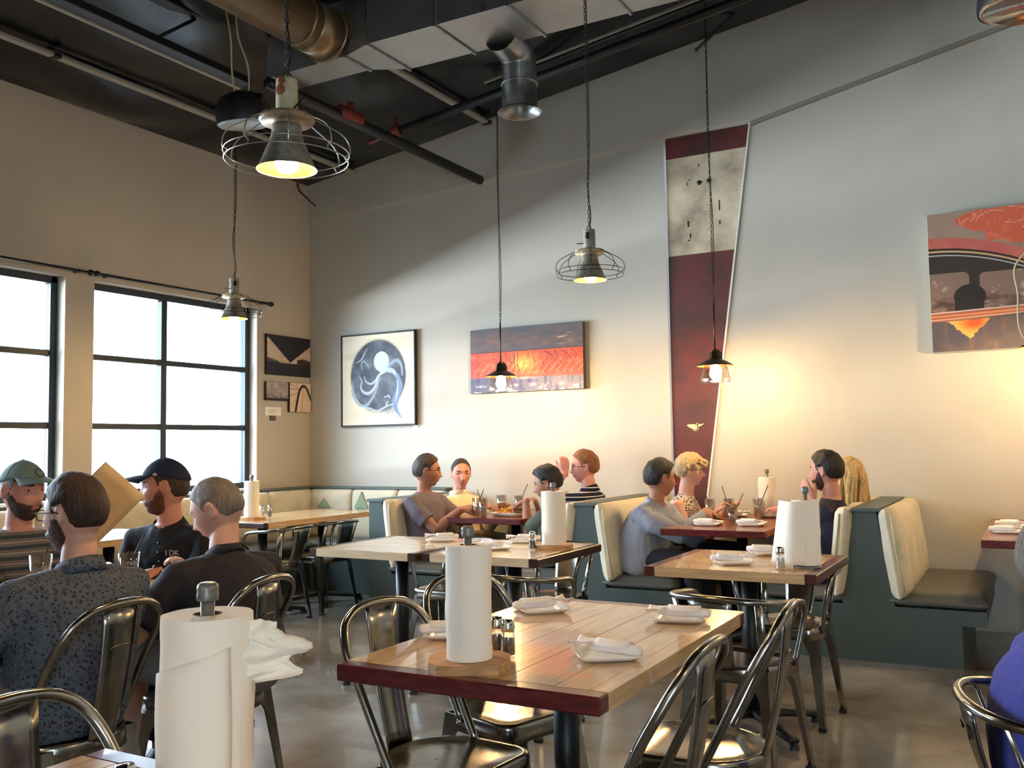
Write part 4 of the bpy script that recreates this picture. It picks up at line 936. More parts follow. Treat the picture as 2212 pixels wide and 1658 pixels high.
def mesh_normals(P, F):
    F = np.array(F); n = np.cross(P[F[:, 1]]-P[F[:, 0]], P[F[:, 2]]-P[F[:, 0]]); N = np.zeros_like(P)
    for k in range(3): np.add.at(N, F[:, k], n)
    return N/(np.linalg.norm(N, axis=1, keepdims=True)+1e-12)
HN = mesh_normals(HP, ICOF)
def hairline(Y): return np.interp(Y, [-.12, -.045, -.034, -.027, -.016, .006, .012, .022, .03, .05, .075, .1], [-.056, -.054, -.035, 0, .022, .022, 0, -.004, .028, .052, .071, .083])
def shell(M, mask, thick, name, m, parent, rough=0, seed=0, drape=None):
    """a layer grown on the head where mask > 0"""
    keep = mask > 0; idx = -np.ones(len(HP), int); FF = [f for f in ICOF if all(keep[i] for i in f)]
    used = sorted({i for f in FF for i in f}); idx[used] = np.arange(len(used)); mk = np.clip(mask[used], 0, 1)
    P = HP[used]; nz = np.array([noise.noise((p[0]*30+seed, p[1]*30, p[2]*22)) + .6*noise.noise((p[0]*70, p[1]*70+seed, p[2]*40)) for p in P]) if rough else 0
    t = (thick[used] if hasattr(thick, '__len__') else thick); off = t*mk*(1+rough*nz)
    P = P+HN[used]*off[:, None]-HN[used]*(.004*(1-mk))[:, None]
    if drape: P = drape(P)
    mb = MB(); mb.add([M @ Vector(p) for p in P], [tuple(idx[i] for i in f) for f in FF], True); return mb.build(name, m, parent, fix=False)

def hand(mb, W, d, n, side, curl=(20, 25, 15), thumb=35, spread=.004, sc=1.0):
    """W wrist, d towards the knuckles, n out of the back of the hand, side +1 when the thumb lies on the +x side"""
    d = Vector(d).normalized(); n = Vector(n); n = (n-d*n.dot(d)).normalized(); x = d.cross(n)
    P = lambda a, b, c: W+x*(a*sc)+d*(b*sc)+n*(c*sc)
    loft(mb, [(P(0, b, c), x, n, rx*sc, ry*sc) for b, rx, ry, c in ((-.03, .024, .02, 0), (0, .026, .019, 0), (.03, .034, .017, 0), (.065, .041, .0155, 0), (.088, .041, .012, -.001), (.096, .034, .007, -.002))], 14, 2.4)
    for k, (ox, ln, r) in enumerate(((.03, .068, .0086), (.0105, .076, .009), (-.0095, .071, .0086), (-.0285, .056, .0078))):
        ang = 0; p = P(side*ox, .082, 0); q = d.copy(); pts = [tuple(P(side*ox*.9, .055, 0)), tuple(p)]; rs = [r*1.05*sc, r*1.05*sc]
        fan = x*(side*ox*spread*60)
        for j, (fr, cv) in enumerate(zip((.45, .30, .25), curl)):
            ang += cv*(1+.12*k*(.5 if j == 0 else 1)); a = math.radians(ang); dr = (d*math.cos(a)-n*math.sin(a)+fan).normalized(); p = p+dr*(ln*fr*sc)
            pts.append(tuple(p)); rs.append(r*(1-.08*(j+1))*sc)
        mb.tube(pts, rs, 8)
    a = math.radians(thumb); b0 = P(side*.024, .02, -.004); d1 = (d*math.cos(a)+x*side*math.sin(a)-n*.25).normalized(); p1 = b0+d1*(.045*sc); d2 = (d*math.cos(a*.4)+x*side*math.sin(a*.4)-n*.35).normalized(); p2 = p1+d2*(.03*sc); p3 = p2+d2*(.022*sc)
    mb.tube([tuple(P(side*.012, .005, -.002)), tuple(b0), tuple(p1), tuple(p2), tuple(p3)], [.014*sc, .014*sc, .0105*sc, .0098*sc, .007*sc], 8)

def ik(S, Wt, hint, l1=.285, l2=.255):
    S, Wt = Vector(S), Vector(Wt); v = Wt-S; L = min(v.length, (l1+l2)*.985); d = v.normalized(); Wt = S+d*L
    a = (l1*l1-l2*l2+L*L)/(2*L); h = math.sqrt(max(1e-6, l1*l1-a*a)); hv = Vector(hint); hv = (hv-d*hv.dot(d)).normalized()
    return S+d*a+hv*h, Wt
PEOPLE = []
def person(label, hip, face, head, hyaw, hpitch=0, hroll=0, right=None, left=None, skin='skin_fair', top='cloth_navy', sleeve='short', trousers='cloth_trouser', hair='hair_dark', style='short', hthick=.013,
           bw=1.0, belly=.0, hs=1.04, beard=None, cap=None, glasses=False, collar=None, shorts=False, vox=.0062, shoulder_yaw=0, sw=.0, seed=0, legspread=.02, brows='hair_dark', knee_drop=0):
    hip = Vector(hip); t = thing('person', label, 'person', hip); O = hip
    H = Vector((0, 0, 0)); Hc = Vector(head)-O
    def dirs(deg): a = math.radians(deg); return Vector((math.cos(a), math.sin(a), 0)), Vector((math.sin(a), -math.cos(a), 0))
    f, r = dirs(face); sf, sr = dirs(face+shoulder_yaw)
    # head frame: local y = forward
    hf, hr = dirs(hyaw); R = Matrix((( hr.x, hf.x, 0), (hr.y, hf.y, 0), (0, 0, 1))).to_4x4()
    R = R @ Matrix.Rotation(math.radians(-hpitch), 4, 'X') @ Matrix.Rotation(math.radians(hroll), 4, 'Y')
    M = Matrix.Translation(Hc) @ R @ Matrix.Diagonal((hs, hs, hs, 1))
    base = M @ Vector((0, -.02, -.05)); N = Hc+Vector((0, 0, -.185))-sf*.035
    N = N+(base-N).normalized()*0
    ax = (N-H); L = ax.length; zb = ax.normalized()
    body = MB(); shirt = MB(); tr = MB()
    def spine(tt): return H+ax*tt-f*(.028*math.sin(PI*min(1, max(0, tt))))
    def sec(tt, rx, ry):
        k = min(1, max(0, tt)); xa = r.lerp(sr, k).normalized(); ya = zb.cross(xa).normalized(); return (spine(tt), xa, ya, rx*bw, ry*bw)
    loft(body, [sec(*q) for q in ((-.02, .13, .085), (.08, .155, .10), (.3, .14, .095), (.55, .155, .10), (.78, .16, .092), (.9, .125, .07), (.97, .07, .06), (1.04, .056, .056))], 20, 2.3)
    B = belly
    loft(shirt, [sec(*q) for q in ((-.01, .172, .125), (.08, .18, .135+B*.6), (.2, .175, .135+B), (.36, .172, .13+B*.8), (.55, .18, .128+B*.3), (.72, .186, .12), (.83, .178, .108), (.91, .148, .09), (.965, .1, .078), (1.0, .074, .07), (1.02, .066, .064))], 26, 2.35)
    nk = [N-zb*.03, N.lerp(base, .5)+Vector((0, 0, .0)), base]
    body.tube([tuple(p) for p in nk], [(.06, .058), (.055, .054), (.044, .046)], 16)
    body.add([M @ Vector(p) for p in HP], ICOF, True)
    for s in (-1, 1):
        E = M @ Matrix.Translation((s*.074, -.010, -.006)) @ Matrix.Rotation(s*.35, 4, 'Z') @ Matrix.Rotation(.15, 4, 'X')
        ball(body, (0, 0, 0), 1, 12, (1, 1, 1), E @ Matrix.Diagonal((.008, .017, .031, 1)))
        body.tube([tuple(E @ Vector((s*.006, -.016*math.cos(a)*1.02, .031*math.sin(a)))) for a in np.linspace(-.9, 2.9, 12)], .0045, 6)
    arms = {}
    for nm, s, A in (('right', 1, right), ('left', -1, left)):
        S = N+sr*(s*(.175+sw)*bw)-zb*.075+sf*.0
        A = A or {}
        W = Vector(A['w'])-O if 'w' in A else S+sf*.24+Vector((0, 0, -.33))+sr*(-s*.06)
        hint = Vector(A.get('hint', (0, 0, -1)))+sr*(s*.12)
        E, W = ik(S, W, hint); arms[nm] = (S, E, W)
        body.tube([tuple(N+sr*(s*.06)-zb*.06), tuple(S), tuple(S.lerp(E, .3)), tuple(S.lerp(E, .7)), tuple(E), tuple(E.lerp(W, .25)), tuple(E.lerp(W, .6)), tuple(W)], [v*bw for v in (.05, .05, .047, .041, .037, .04, .033, .0255)], 14)
        d = Vector(A.get('d', (W-E))); n = Vector(A.get('n', (0, 0, 1)))
        hand(body, W, d, n, A.get('side', s if n.z >= 0 else -s), A.get('curl', (30, 40, 25)), A.get('thumb', 35), A.get('spread', .004))
        if sleeve != 'none':
            e = .62 if sleeve == 'short' else 1
            p = [N+sr*(s*.05)-zb*.055, S-zb*.0, S.lerp(E, .3)]; q = [.068, .066, .064]
            if sleeve == 'short': p += [S.lerp(E, .5), S.lerp(E, e), S.lerp(E, e+.05)]; q += [.062, .063, .0635]
            else: p += [S.lerp(E, .7), E, E.lerp(W, .3), E.lerp(W, .7), E.lerp(W, .93), E.lerp(W, .97)]; q += [.056, .054, .052, .045, .038, .038]
            shirt.tube([tuple(v) for v in p], [v*bw for v in q], 16)
        # legs
        hj = H+r*(s*.088)+Vector((0, 0, .075)); kn = hj+f*.42+r*(s*legspread)+Vector((0, 0, .02-knee_drop)); an = Vector((kn.x, kn.y, .09-O.z))+f*.03
        body.tube([tuple(H+Vector((0, 0, .07))), tuple(hj), tuple(hj.lerp(kn, .5)), tuple(kn), tuple(kn.lerp(an, .35)), tuple(an), tuple(an-Vector((0, 0, .04)))], [.07, .075, .066, .052, .05, .036, .036], 14)
        ft = an+Vector((0, 0, -.055)); 
        tr.tube([tuple(H+Vector((0, 0, .07))-f*.02), tuple(hj)]+([tuple(hj.lerp(kn, .5)), tuple(hj.lerp(kn, .86)), tuple(hj.lerp(kn, .9))] if shorts else [tuple(hj.lerp(kn, .5)), tuple(kn), tuple(kn.lerp(an, .4)), tuple(kn.lerp(an, .9)), tuple(kn.lerp(an, .94))]), [.1, .096]+([.09, .09, .09] if shorts else [.083, .07, .064, .058, .058]), 16)
        sh = MB(); y_ = Vector((0, 0, 1)).cross(f)
        loft(sh, [(ft+f*a+Vector((0, 0, b)), r, Vector((0, 0, 1)), w, h) for a, b, w, h in ((-.07, .012, .03, .03), (-.03, .02, .038, .045), (.03, .018, .042, .042), (.09, .004, .046, .03), (.15, -.002, .042, .024), (.185, -.006, .022, .014))], 14)
        sh.build('shoe', 'shoe_dark', t)
    bo = link('body', remesh(body, vox, 1), t); bo.data.materials.clear(); bo.data.materials.append(MATS[skin])
    loft(tr, [(H+Vector((0, 0, z)), r, f, rx*bw, ry*bw) for z, rx, ry in ((-.0, .15, .11), (.05, .172, .128), (.12, .17, .125), (.17, .155, .112))], 18)
    to = link('trousers', remesh(tr, .012, 2), t); to.data.materials.clear(); to.data.materials.append(MATS[trousers])
    ms = remesh(shirt, .0085, 3); co = np.empty(len(ms.vertices)*3); no = co.copy(); ms.vertices.foreach_get('co', co); ms.vertices.foreach_get('normal', no); co = co.reshape(-1, 3); no = no.reshape(-1, 3)
    dsp = np.array([.006*noise.noise((p[0]*9+seed, p[1]*9, p[2]*7))+.0045*abs(noise.noise((p[0]*22, p[1]*22+seed, p[2]*12)))-.004*abs(noise.noise((p[0]*12+3, p[1]*12, p[2]*18+seed))) for p in co]); co = co+no*dsp[:, None]
    ms.vertices.foreach_set('co', co.ravel()); ms.materials.clear(); ms.materials.append(MATS[top]); so = link('shirt', ms, t)
    if collar:
        cm = MB(); k = 26
        for j in range(2): pass
        cn = N+zb*.004; xa = sr; ya = zb.cross(sr).normalized()
        if collar == 'polo':
            prof = [(.070, -.01), (.064, .02), (.067, .025), (.078, .004), (.09, -.022), (.084, -.022)]
            vs = []; fs = []; gap = .35
            for i in range(k+1):
                a = PI/2+gap+(2*PI-2*gap)*i/k; c, s_ = math.cos(a), math.sin(a); bk = .5-.5*s_
                for rr, z in prof: vs.append(cn+xa*(c*rr)+ya*(s_*rr*.97)+zb*(z+.02*bk-.012*(1-bk)))
            for i in range(k):
                for j in range(len(prof)-1): a = i*len(prof)+j; fs.append((a, a+1, a+1+len(prof), a+len(prof)))
            cm.add(vs, fs, True); cm.build('collar', top, so)
        elif collar == 'roll':
            cm.tube([tuple(cn+xa*(math.cos(a)*.066)+ya*(math.sin(a)*.064)+zb*.016) for a in np.linspace(0, 2*PI, k, endpoint=False)], [(.012, .024)]*k, 10, closed=True); cm.build('collar', top, so)
        elif collar == 'crew':
            cm.tube([tuple(cn+xa*(math.cos(a)*.07)+ya*(math.sin(a)*.068)-zb*(.004+.012*max(0, math.sin(a)))) for a in np.linspace(0, 2*PI, k, endpoint=False)], [(.006, .009)]*k, 8, closed=True); cm.build('neck_band', cap and 'cloth_teal' or top, so)
    # face details
    X, Y, Z = HP.T; front = Y > .04
    for s in (-1, 1):
        e = MB(); ball(e, (0, 0, 0), .011, 14, (1, 1, 1), M @ Matrix.Translation((s*.031, .0655, .003))); eo = e.build('eye', 'eye_white', t)
        i_ = MB(); ball(i_, (0, 0, 0), .0062, 10, (1, 1, 1), M @ Matrix.Translation((s*.031, .0725, .003))); i_.build('iris', 'eye_dark', eo)
        li = MB(); li.tube([tuple(M @ Vector((s*.031+.0155*c_, .0765-.009*c_*c_, .003+.0085*h_))) for c_, h_ in ((-1, -.1), (-.6, .65), (0, 1), (.6, .7), (1, 0))], .0028*hs, 6); li.build('eyelid', skin, eo)
    bm_ = np.where(front, np.minimum(1-np.abs(np.abs(X)-.032)/.018, 1-np.abs(Z-.024-.05*(.03-np.abs(np.abs(X)-.02)))/.0075)*2.5, -1); shell(M, bm_, .0035, 'eyebrows', brows, t, .4, seed)
    lm = np.where(front, np.minimum(1-np.abs(X)/.024, 1-np.abs(Z+.068)/.0085)*3, -1); shell(M, lm, .0012, 'lips', 'lip', t)
    if beard:
        th, hm = beard
        bmask = np.minimum(np.minimum((np.interp(Y, [-.01, .012, .022, .045, .065, .1], [-.03, .004, -.004, -.042, -.049, -.050])-Z)/.010, (Y+.008)/.010), 1)
        mouth = np.exp(-(X/.019)**4-((Z+.068)/.0065)**2); nose = np.exp(-(X/.018)**2-((Z+.036)/.014)**2); bmask = bmask-1.6*mouth*(Y > .04)-1.5*nose*(Y > .05)
        shell(M, bmask, th, 'beard', hm, t, .35, seed)
    if style:
        hl = hairline(Y)
        if style == 'receding': hl = hl+.028*sst(.02, .08, Y)
        mask = (Z-hl)/.014; thick = hthick*(1+.35*sst(.02, .1, Z)+.1*sst(0, -.1, Y))*(.3+.7*sst(-.065, .035, Z))
        if style == 'long': thick = thick*1.3
        ho = shell(M, mask, thick, 'hair', hair, t, .28, seed)
        if style in ('long', 'tousled'):
            lk = MB(); rr = random.Random(seed+1); K = 64 if style == 'long' else 90
            for q in range(K):
                if style == 'long':
                    a = rr.uniform(-PI*.86, PI*.86); b = rr.uniform(.15, 1.0)
                    p0 = Vector((math.sin(a)*.07*b, -math.cos(a)*.095*b-.004, .125*math.sqrt(max(0, 1-.8*b*b)))); p1 = Vector((math.sin(a)*.093, -math.cos(a)*.112-.005, .01)); w = rr.uniform(-.02, .02)
                    p2 = Vector((math.sin(a)*.102+w, -math.cos(a)*.105-.005, -.09)); p3 = Vector((math.sin(a)*.112+w*1.6, -math.cos(a)*.1-.01, -.17)); p4 = Vector((math.sin(a)*.098+w*2, -math.cos(a)*.09-.012, -.245-rr.uniform(0, .05)))
                    lk.tube([tuple(M @ p) for p in bez([p0, p1, p2, p3, p4], 3)], [.012, .013, .014, .0145, .015, .015, .015, .015, .014, .013, .011, .008, .002], 6)
                else:
                    a = rr.uniform(-PI, PI); el = rr.uniform(.15, 1.35); dv = Vector((math.sin(a)*math.cos(el)*.078, -math.cos(a)*math.cos(el)*.104-.004, .118*math.sin(el)))
                    if dv.y > .04 and dv.z < .06: continue
                    if dv.z < .03 and dv.y > -.01: dv.z += .03
                    tn = Vector((.02*math.sin(a), .03+rr.uniform(-.02, .02), -.02-rr.uniform(0, .02))); u = dv.normalized()*.012
                    lk.tube([tuple(M @ p) for p in bez([dv, dv+u+tn*.5, dv+u*1.2+tn, dv+u*.7+tn*1.4], 2)], [.010, .0115, .0115, .011, .009, .006, .002], 6)
            lk.build('locks', hair, ho)
    if cap:
        cm_, cl = cap
        mask = (Z-.046+.26*np.clip(-Y+.02, 0, 1))/.008; co_ = shell(M, mask, .0135+0*X, 'cap', cm_, t, 0)
        co_['label'] = cl
        v = MB()
        def vf(u, w):
            a = (u-.5)*2.3; r0 = Vector((math.sin(a)*.08, math.cos(a)*.097-.0, .058)); ext = .078*(math.cos(a*.62)**1.2)*w
            return M @ (r0+Vector((math.sin(a)*.35*ext, ext, -.004*w-.010*w*w-.02*w*(a/1.15)**2)))
        vo = v.grid(18, 8, vf).build('visor', cm_, co_, fix=False); sm = vo.modifiers.new('thickness', 'SOLIDIFY'); sm.thickness = .004
        bt = MB(); ball(bt, (0, 0, 0), .008, 10, (1, 1, .5), M @ Matrix.Translation((0, -.006, .128))); bt.build('button', cm_, co_)
        sp_ = MB()
        for a in np.linspace(0, 2*PI, 6, endpoint=False)+.5: sp_.tube([tuple(M @ Vector((math.sin(a)*.0905*math.cos(e), math.cos(a)*.107*math.cos(e)-.004, .128*math.sin(e)))) for e in np.linspace(.42, 1.5, 7)], .0012, 4)
        sp_.build('seams', cm_, co_)
    if glasses:
        g = MB()
        for s in (-1, 1):
            g.tube([tuple(M @ Vector((s*.032+.0225*math.copysign(abs(math.cos(a))**.75, math.cos(a)), .092, -.001+.0165*math.copysign(abs(math.sin(a))**.75, math.sin(a))))) for a in np.linspace(0, 2*PI, 18, endpoint=False)], .0019, 5, closed=True)
            g.tube([tuple(M @ Vector(p)) for p in ((s*.0545, .091, .006), (s*.072, .08, .007), (s*.08, .0, .004), (s*.08, -.02, -.006))], .0018, 5)
        g.tube([tuple(M @ Vector(p)) for p in ((-.0095, .0925, .002), (0, .096, .004), (.0095, .0925, .002))], .0019, 5); g.build('glasses', 'strap_dark', t)
    PEOPLE.append((t, M, O, N, sf, sr, zb, arms, so)); return t, M, N, sf, sr, zb, arms, so

UP = (0, 0, 1)
# --- the four men by the windows
P1 = person('bearded man in a green cap and striped shirt, facing right by the window', (-4.0, 2.56, .45), -10, (-3.93, 2.575, 1.145), 4, 2, 0,
    right=dict(w=(-3.55, 2.38, .80), d=(.3, .9, 0), curl=(70, 80, 40)), left=dict(w=(-3.52, 2.50, .80), d=(.35, -.8, 0), curl=(70, 80, 40)), skin='skin_red', top='cloth_tank_stripe', style='short', hair='hair_brown', hthick=.004,
    beard=(.009, 'hair_beardbrown'), cap=('cloth_teal', 'grey-green cap with a curved visor'), collar='crew', bw=1.08, seed=1, brows='hair_brown')
P2 = person('man seen from behind in a dark flower-print shirt, with glasses and short brown hair', (-2.67, 1.88, .45), 172, (-2.735, 1.97, 1.115), 196, 4, 0,
    right=dict(w=(-2.96, 2.12, .80), hint=(.2, 0, -1)), left=dict(w=(-2.93, 1.66, .80), hint=(.4, -.5, -.8)), skin='skin_fair', top='cloth_floral', hair='hair_brown', hthick=.010, beard=(.008, 'hair_beardbrown'), glasses=True, collar='polo', bw=1.10, seed=2, trousers='cloth_grey', shorts=True)
P3 = person('bearded man in a navy cap and black polo shirt, in profile looking left', (-3.47, 3.12, .45), 290, (-3.50, 2.985, 1.145), 222, 2, 0,
    right=dict(w=(-3.62, 2.77, .80), d=(.6, -.7, 0), hint=(0, .2, -1)), left=dict(w=(-3.27, 2.74, .80), d=(-.3, -.9, -.1), hint=(0, .2, -1)), skin='skin_red', top='cloth_black', hair='hair_brown', hthick=.004, beard=(.006, 'hair_beardred'), cap=('cloth_navy', 'dark navy cap'), collar='polo', bw=1.1, seed=3, shoulder_yaw=-8)
P4 = person('grey-haired man in a dark shirt seen from behind, head bent down', (-2.56, 2.50, .45), 176, (-2.775, 2.615, 1.085), 202, 24, -4,
    right=dict(w=(-2.99, 2.68, .80), hint=(.3, 0, -1)), left=dict(w=(-2.96, 2.27, .80), hint=(.5, -.4, -.9)), skin='skin_fair', top='cloth_charcoal', hair='hair_grey', hthick=.005, collar='polo', bw=1.14, sw=.01, seed=4, trousers='cloth_grey', shorts=True, sleeve='short', brows='hair_grey')
# --- fries booth
person('man in a mauve t-shirt with glasses, leaning on the fries table', (-4.28, 6.27, .43), 2, (-4.275, 6.25, 1.12), 34, 4, 0,
    right=dict(w=(-3.93, 6.22, .82), d=(.7, .7, .1), n=(.3, -.4, .8), curl=(60, 70, 40), hint=(-.3, -.3, -1)), left=dict(w=(-3.88, 6.5, .82), d=(1, -.2, 0)), skin='skin_tan', top='cloth_mauve', hair='hair_brown', hthick=.01, glasses=True, collar='crew', bw=1.14, belly=.02, seed=5, vox=.007, hs=1.1, trousers='cloth_khaki')
person('man in a white high-necked shirt facing the camera', (-4.22, 6.78, .43), -20, (-4.27, 6.75, 1.08), -48, 4, 0,
    right=dict(w=(-3.95, 6.52, .79)), left=dict(w=(-3.88, 6.72, .79)), skin='skin_red', top='cloth_white', sleeve='long', hair='hair_brown', style='receding', hthick=.006, collar='roll', hs=1.08, seed=6, vox=.007, trousers='cloth_khaki')
person('black-haired man in an olive t-shirt reaching for the fries', (-3.1, 6.25, .43), 178, (-3.19, 6.25, 1.025), 196, 14, 0,
    left=dict(w=(-3.42, 6.33, .885), d=(-1, .1, -.35), n=(-.2, 0, 1), curl=(35, 40, 30)), right=dict(w=(-3.4, 6.5, .80)), skin='skin_tan', top='cloth_olive', hair='hair_black', hthick=.02, collar='crew', bw=1.05, seed=7, vox=.007)
person('man with glasses in a striped navy polo, raising a hand to his face', (-3.03, 6.72, .43), 182, (-3.09, 6.70, 1.135), 207, 2, 0,
    left=dict(w=(-3.21, 6.60, 1.09), d=(-.1, .05, 1), n=(.5, -.8, .1), side=-1, curl=(15, 30, 25), spread=.007, hint=(0, -.4, -1)), right=dict(w=(-3.35, 6.82, .80)), skin='skin_red', top='cloth_navy_stripe', hair='hair_auburn', hthick=.016, glasses=True, collar='polo', seed=8, vox=.007, brows='hair_auburn')
# --- column booth
person('grey-shirted man with folded arms leaning on the booth table', (-2.44, 6.2, .43), -4, (-2.28, 6.2, 1.07), 46, 4, 0,
    right=dict(w=(-1.98, 6.26, .815), d=(.5, .85, 0), hint=(.1, -.6, -1)), left=dict(w=(-2.0, 6.32, .84), d=(.4, -.9, 0)), skin='skin_tan', top='cloth_bluegrey', sleeve='long', hair='hair_dark', hthick=.014, collar='polo', bw=1.2, belly=.03, hs=1.08, seed=9, vox=.007)
person('woman with short blond hair and glasses in a spotted sleeveless top', (-2.36, 6.72, .43), -2, (-2.23, 6.70, 1.108), 22, 2, 0,
    right=dict(w=(-2.02, 6.58, .80)), left=dict(w=(-2.0, 6.8, .80)), skin='skin_fair', top='cloth_spotted', sleeve='none', hair='hair_ashblond', style='tousled', hthick=.02, glasses=True, bw=.9, seed=10, vox=.007, hs=.98, brows='hair_ashblond')
person('dark-haired man in an indigo t-shirt seen from behind, gesturing', (-1.22, 6.22, .43), 176, (-1.165, 6.2, 1.12), 166, 2, 0,
    left=dict(w=(-1.235, 6.12, .93), d=(-.45, .1, .8), n=(-.3, -.9, .0), side=1, curl=(8, 12, 10), spread=.006, hint=(.3, -.3, -1)), right=dict(w=(-1.5, 6.45, .80)), skin='skin_red', top='cloth_indigo', hair='hair_dark', hthick=.014, beard=(.005, 'hair_beardbrown'), collar='crew', seed=11, vox=.007)
person('woman with long blond hair beside the dark-haired man', (-1.12, 6.68, .43), 178, (-1.105, 6.65, 1.065), 160, 2, 0,
    right=dict(w=(-1.5, 6.8, .80)), left=dict(w=(-1.5, 6.6, .80)), skin='skin_fair', top='cloth_mauve', sleeve='none', hair='hair_blond', style='long', hthick=.016, bw=.88, seed=12, vox=.007, hs=.98, brows='hair_ashblond')
# --- right picture edge
person('person in a royal blue shirt, cut by the right picture edge', (.10, 2.48, .45), 14, (.065, 2.47, 1.03), 20, 0, 0,
    right=dict(w=(.5, 2.3, .7)), left=dict(w=(.5, 2.7, .7)), skin='skin_tan', top='cloth_royal', hair='hair_grey', hthick=.01, collar='crew', bw=1.18, belly=.02, seed=13)
# printed marks and small worn things
def chest_mark(P):
    t, M, N, sf, sr, zb, arms, so = P; O = Vector(t.location)
    def place(txt, size, dx, dz, m, name):
        if not isinstance(txt, str): me = txt
        else:
         cu = bpy.data.curves.new(name, 'FONT'); cu.body = txt; cu.size = size; cu.align_x = 'CENTER'; cu.extrude = .0008
         o = bpy.data.objects.new('tmp', cu); C.objects.link(o); me = bpy.data.meshes.new_from_object(o.evaluated_get(bpy.context.evaluated_depsgraph_get())); bpy.data.objects.remove(o)
        x = -sr; fw = zb.cross(x).normalized(); fw = fw if fw.dot(sf) > 0 else -fw
        dg = bpy.context.evaluated_depsgraph_get(); org = N+x*dx-zb*dz+fw*.4; hit = so.ray_cast(org, -fw); p = hit[1]+hit[2]*.004 if hit[0] else N+x*dx-zb*dz+fw*.12
        nn = hit[2] if hit[0] else fw; nn = (nn*.5+fw*.5).normalized(); x2 = (x-nn*x.dot(nn)).normalized(); y2 = nn.cross(x2)
        me.transform(Matrix(((x2.x, y2.x, nn.x, p.x), (x2.y, y2.y, nn.y, p.y), (x2.z, y2.z, nn.z, p.z), (0, 0, 0, 1)))); me.materials.clear(); me.materials.append(MATS[m]); return link(name, me, so)
    place('I DK', .036, .07, .105, 'badge_white', 'chest_letters')
    eb = MB()
    for q in range(5): eb.prism([(-.036+q*.015, 0), (-.024+q*.015, 0), (-.024+q*.015, .034+.004*(q % 2)), (-.034+q*.015, .034)], 0, .0012)
    place(eb.mesh('chest_emblem', None), 0, .07, .145, 'badge_red', 'chest_emblem')
    S, E, W = arms['left']; d = (W-E).normalized(); x, y, _ = frame_from(d)
    MB().tube([tuple(W-d*.025), tuple(W-d*.002)], [(.031, .029)]*2, 16).build('watch_strap', 'strap_dark', t)
    MB().lathe([(0, .008), (.014, .007), (.017, 0)], 16, Matrix.Translation(W-d*.013+Vector((0, 0, .027)))).build('watch_face', 'eye_dark', t)
    for k in range(3):
        x = sr; fw = zb.cross(x).normalized(); fw = fw if fw.dot(sf) > 0 else -fw; hit = so.ray_cast(N-zb*(.05+.04*k)+fw*.4, -fw)
        if hit[0]: b = MB(); ball(b, hit[1]+hit[2]*.003, .005, 8, (1, 1, 1)); b.build('button', 'chrome', so)
chest_mark(P3)
def cap_mark(P, pts, m):
    t, M = P[0], P[1]; cap = [c for c in t.children if c.name.startswith('cap')][0]; mb = MB(); mb.tube([tuple(M @ Vector(p)) for p in pts], .002, 5, closed=True); mb.build('cap_emblem', m, cap)
cap_mark(P1, [(.018*math.cos(a), .0985-.02*math.sin(a)*.6, .078+.016*math.sin(a)) for a in np.linspace(0, 2*PI, 14, endpoint=False)], 'hair_dark')
cap_mark(P3, [(-.085, .036, .058), (-.085, .028, .064), (-.086, .02, .058), (-.086, .028, .052)], 'badge_white')
# ------------------------------------------------------------------ things on the tables
TZ = .76
def slab(mb, w, d, h, seed): 
    r = random.Random(seed); pts = []
    for k in range(14):
        a = 2*PI*k/14; c, s = math.cos(a), math.sin(a); q = (abs(c)**5+abs(s)**5)**(-1/5); pts.append((c*q*w/2*(1+r.uniform(-.04, .04)), s*q*d/2*(1+r.uniform(-.03, .03))))
    mb.prism(pts, 0, h); return mb
def holder(x, y, label, rz=0, base=True, z=TZ, h=.343, bw_=.2):
    t = thing('towel_holder', label, 'towel holder', (x, y, z), rz)
    b = slab(MB(), bw_, bw_*.85, .024, int(x*100)).build('wooden_base', 'slab_wood', t) if base else MB().lathe([(0, 0), (.06, 0), (.06, .008), (.012, .012), (0, .012)], 20).build('base_plate', 'pipe_steel', t)
    MB().tube([(0, 0, .01), (0, 0, h-.02)], .0105, 12).build('pipe', 'pipe_steel', t)
    cp = MB().lathe([(0, h+.008), (.011, h+.0075), (.0155, h+.004), (.0165, h-.002), (.0155, h-.006), (.0165, h-.009), (.0165, h-.016), (.0155, h-.019), (.0105, h-.02)], 16).build('pipe_cap', 'pipe_steel', t)
    return t
def roll(x, y, label, z=TZ+.024, r=.064, h=.279, seed=0, sheet=None, dent=0, rz=0):
    t = thing('paper_towel_roll', label, 'paper towels', (x, y, z), rz); mb = MB(); n, m = 40, 18
    def fn(u, v):
        a = 2*PI*u; rr = r*(1+.012*noise.noise((math.cos(a)*1.5+seed, math.sin(a)*1.5, v*3))+dent*noise.noise((math.cos(a)*2+seed*3, math.sin(a)*2, v*5)))
        if 0 < v < 1: rr += .0025*max(0, math.sin(a*1+v*7+seed))**12
        return (rr*math.cos(a), rr*math.sin(a), .001+h*v)
    mb.grid(n+1, m, fn)
    for z_, s in ((.001, -1), (h+.001, 1)):
        o = [fn(i/n, 0 if s < 0 else 1) for i in range(n)]; ii = [(.021*math.cos(2*PI*i/n), .021*math.sin(2*PI*i/n), z_) for i in range(n)]
        mb.add(o+ii, [(i, (i+1) % n, n+(i+1) % n, n+i) for i in range(n)])
    mb.build('towel_wound', 'paper', t)
    MB().lathe([(.0215, .001), (.0215, h+.0015), (.0195, h+.0015), (.0195, .001), (.0215, .001)], 24).build('cardboard_core', 'cardboard', t)
    if sheet: sheet(t, r, h)
    return t
holder(-1.25, 2.005, 'pipe towel holder on a live-edge wooden base at the near end of the long table', .5)
roll(-1.25, 2.005, 'tall paper towel roll at the near end of the long empty table', seed=1, dent=.03, r=.057)
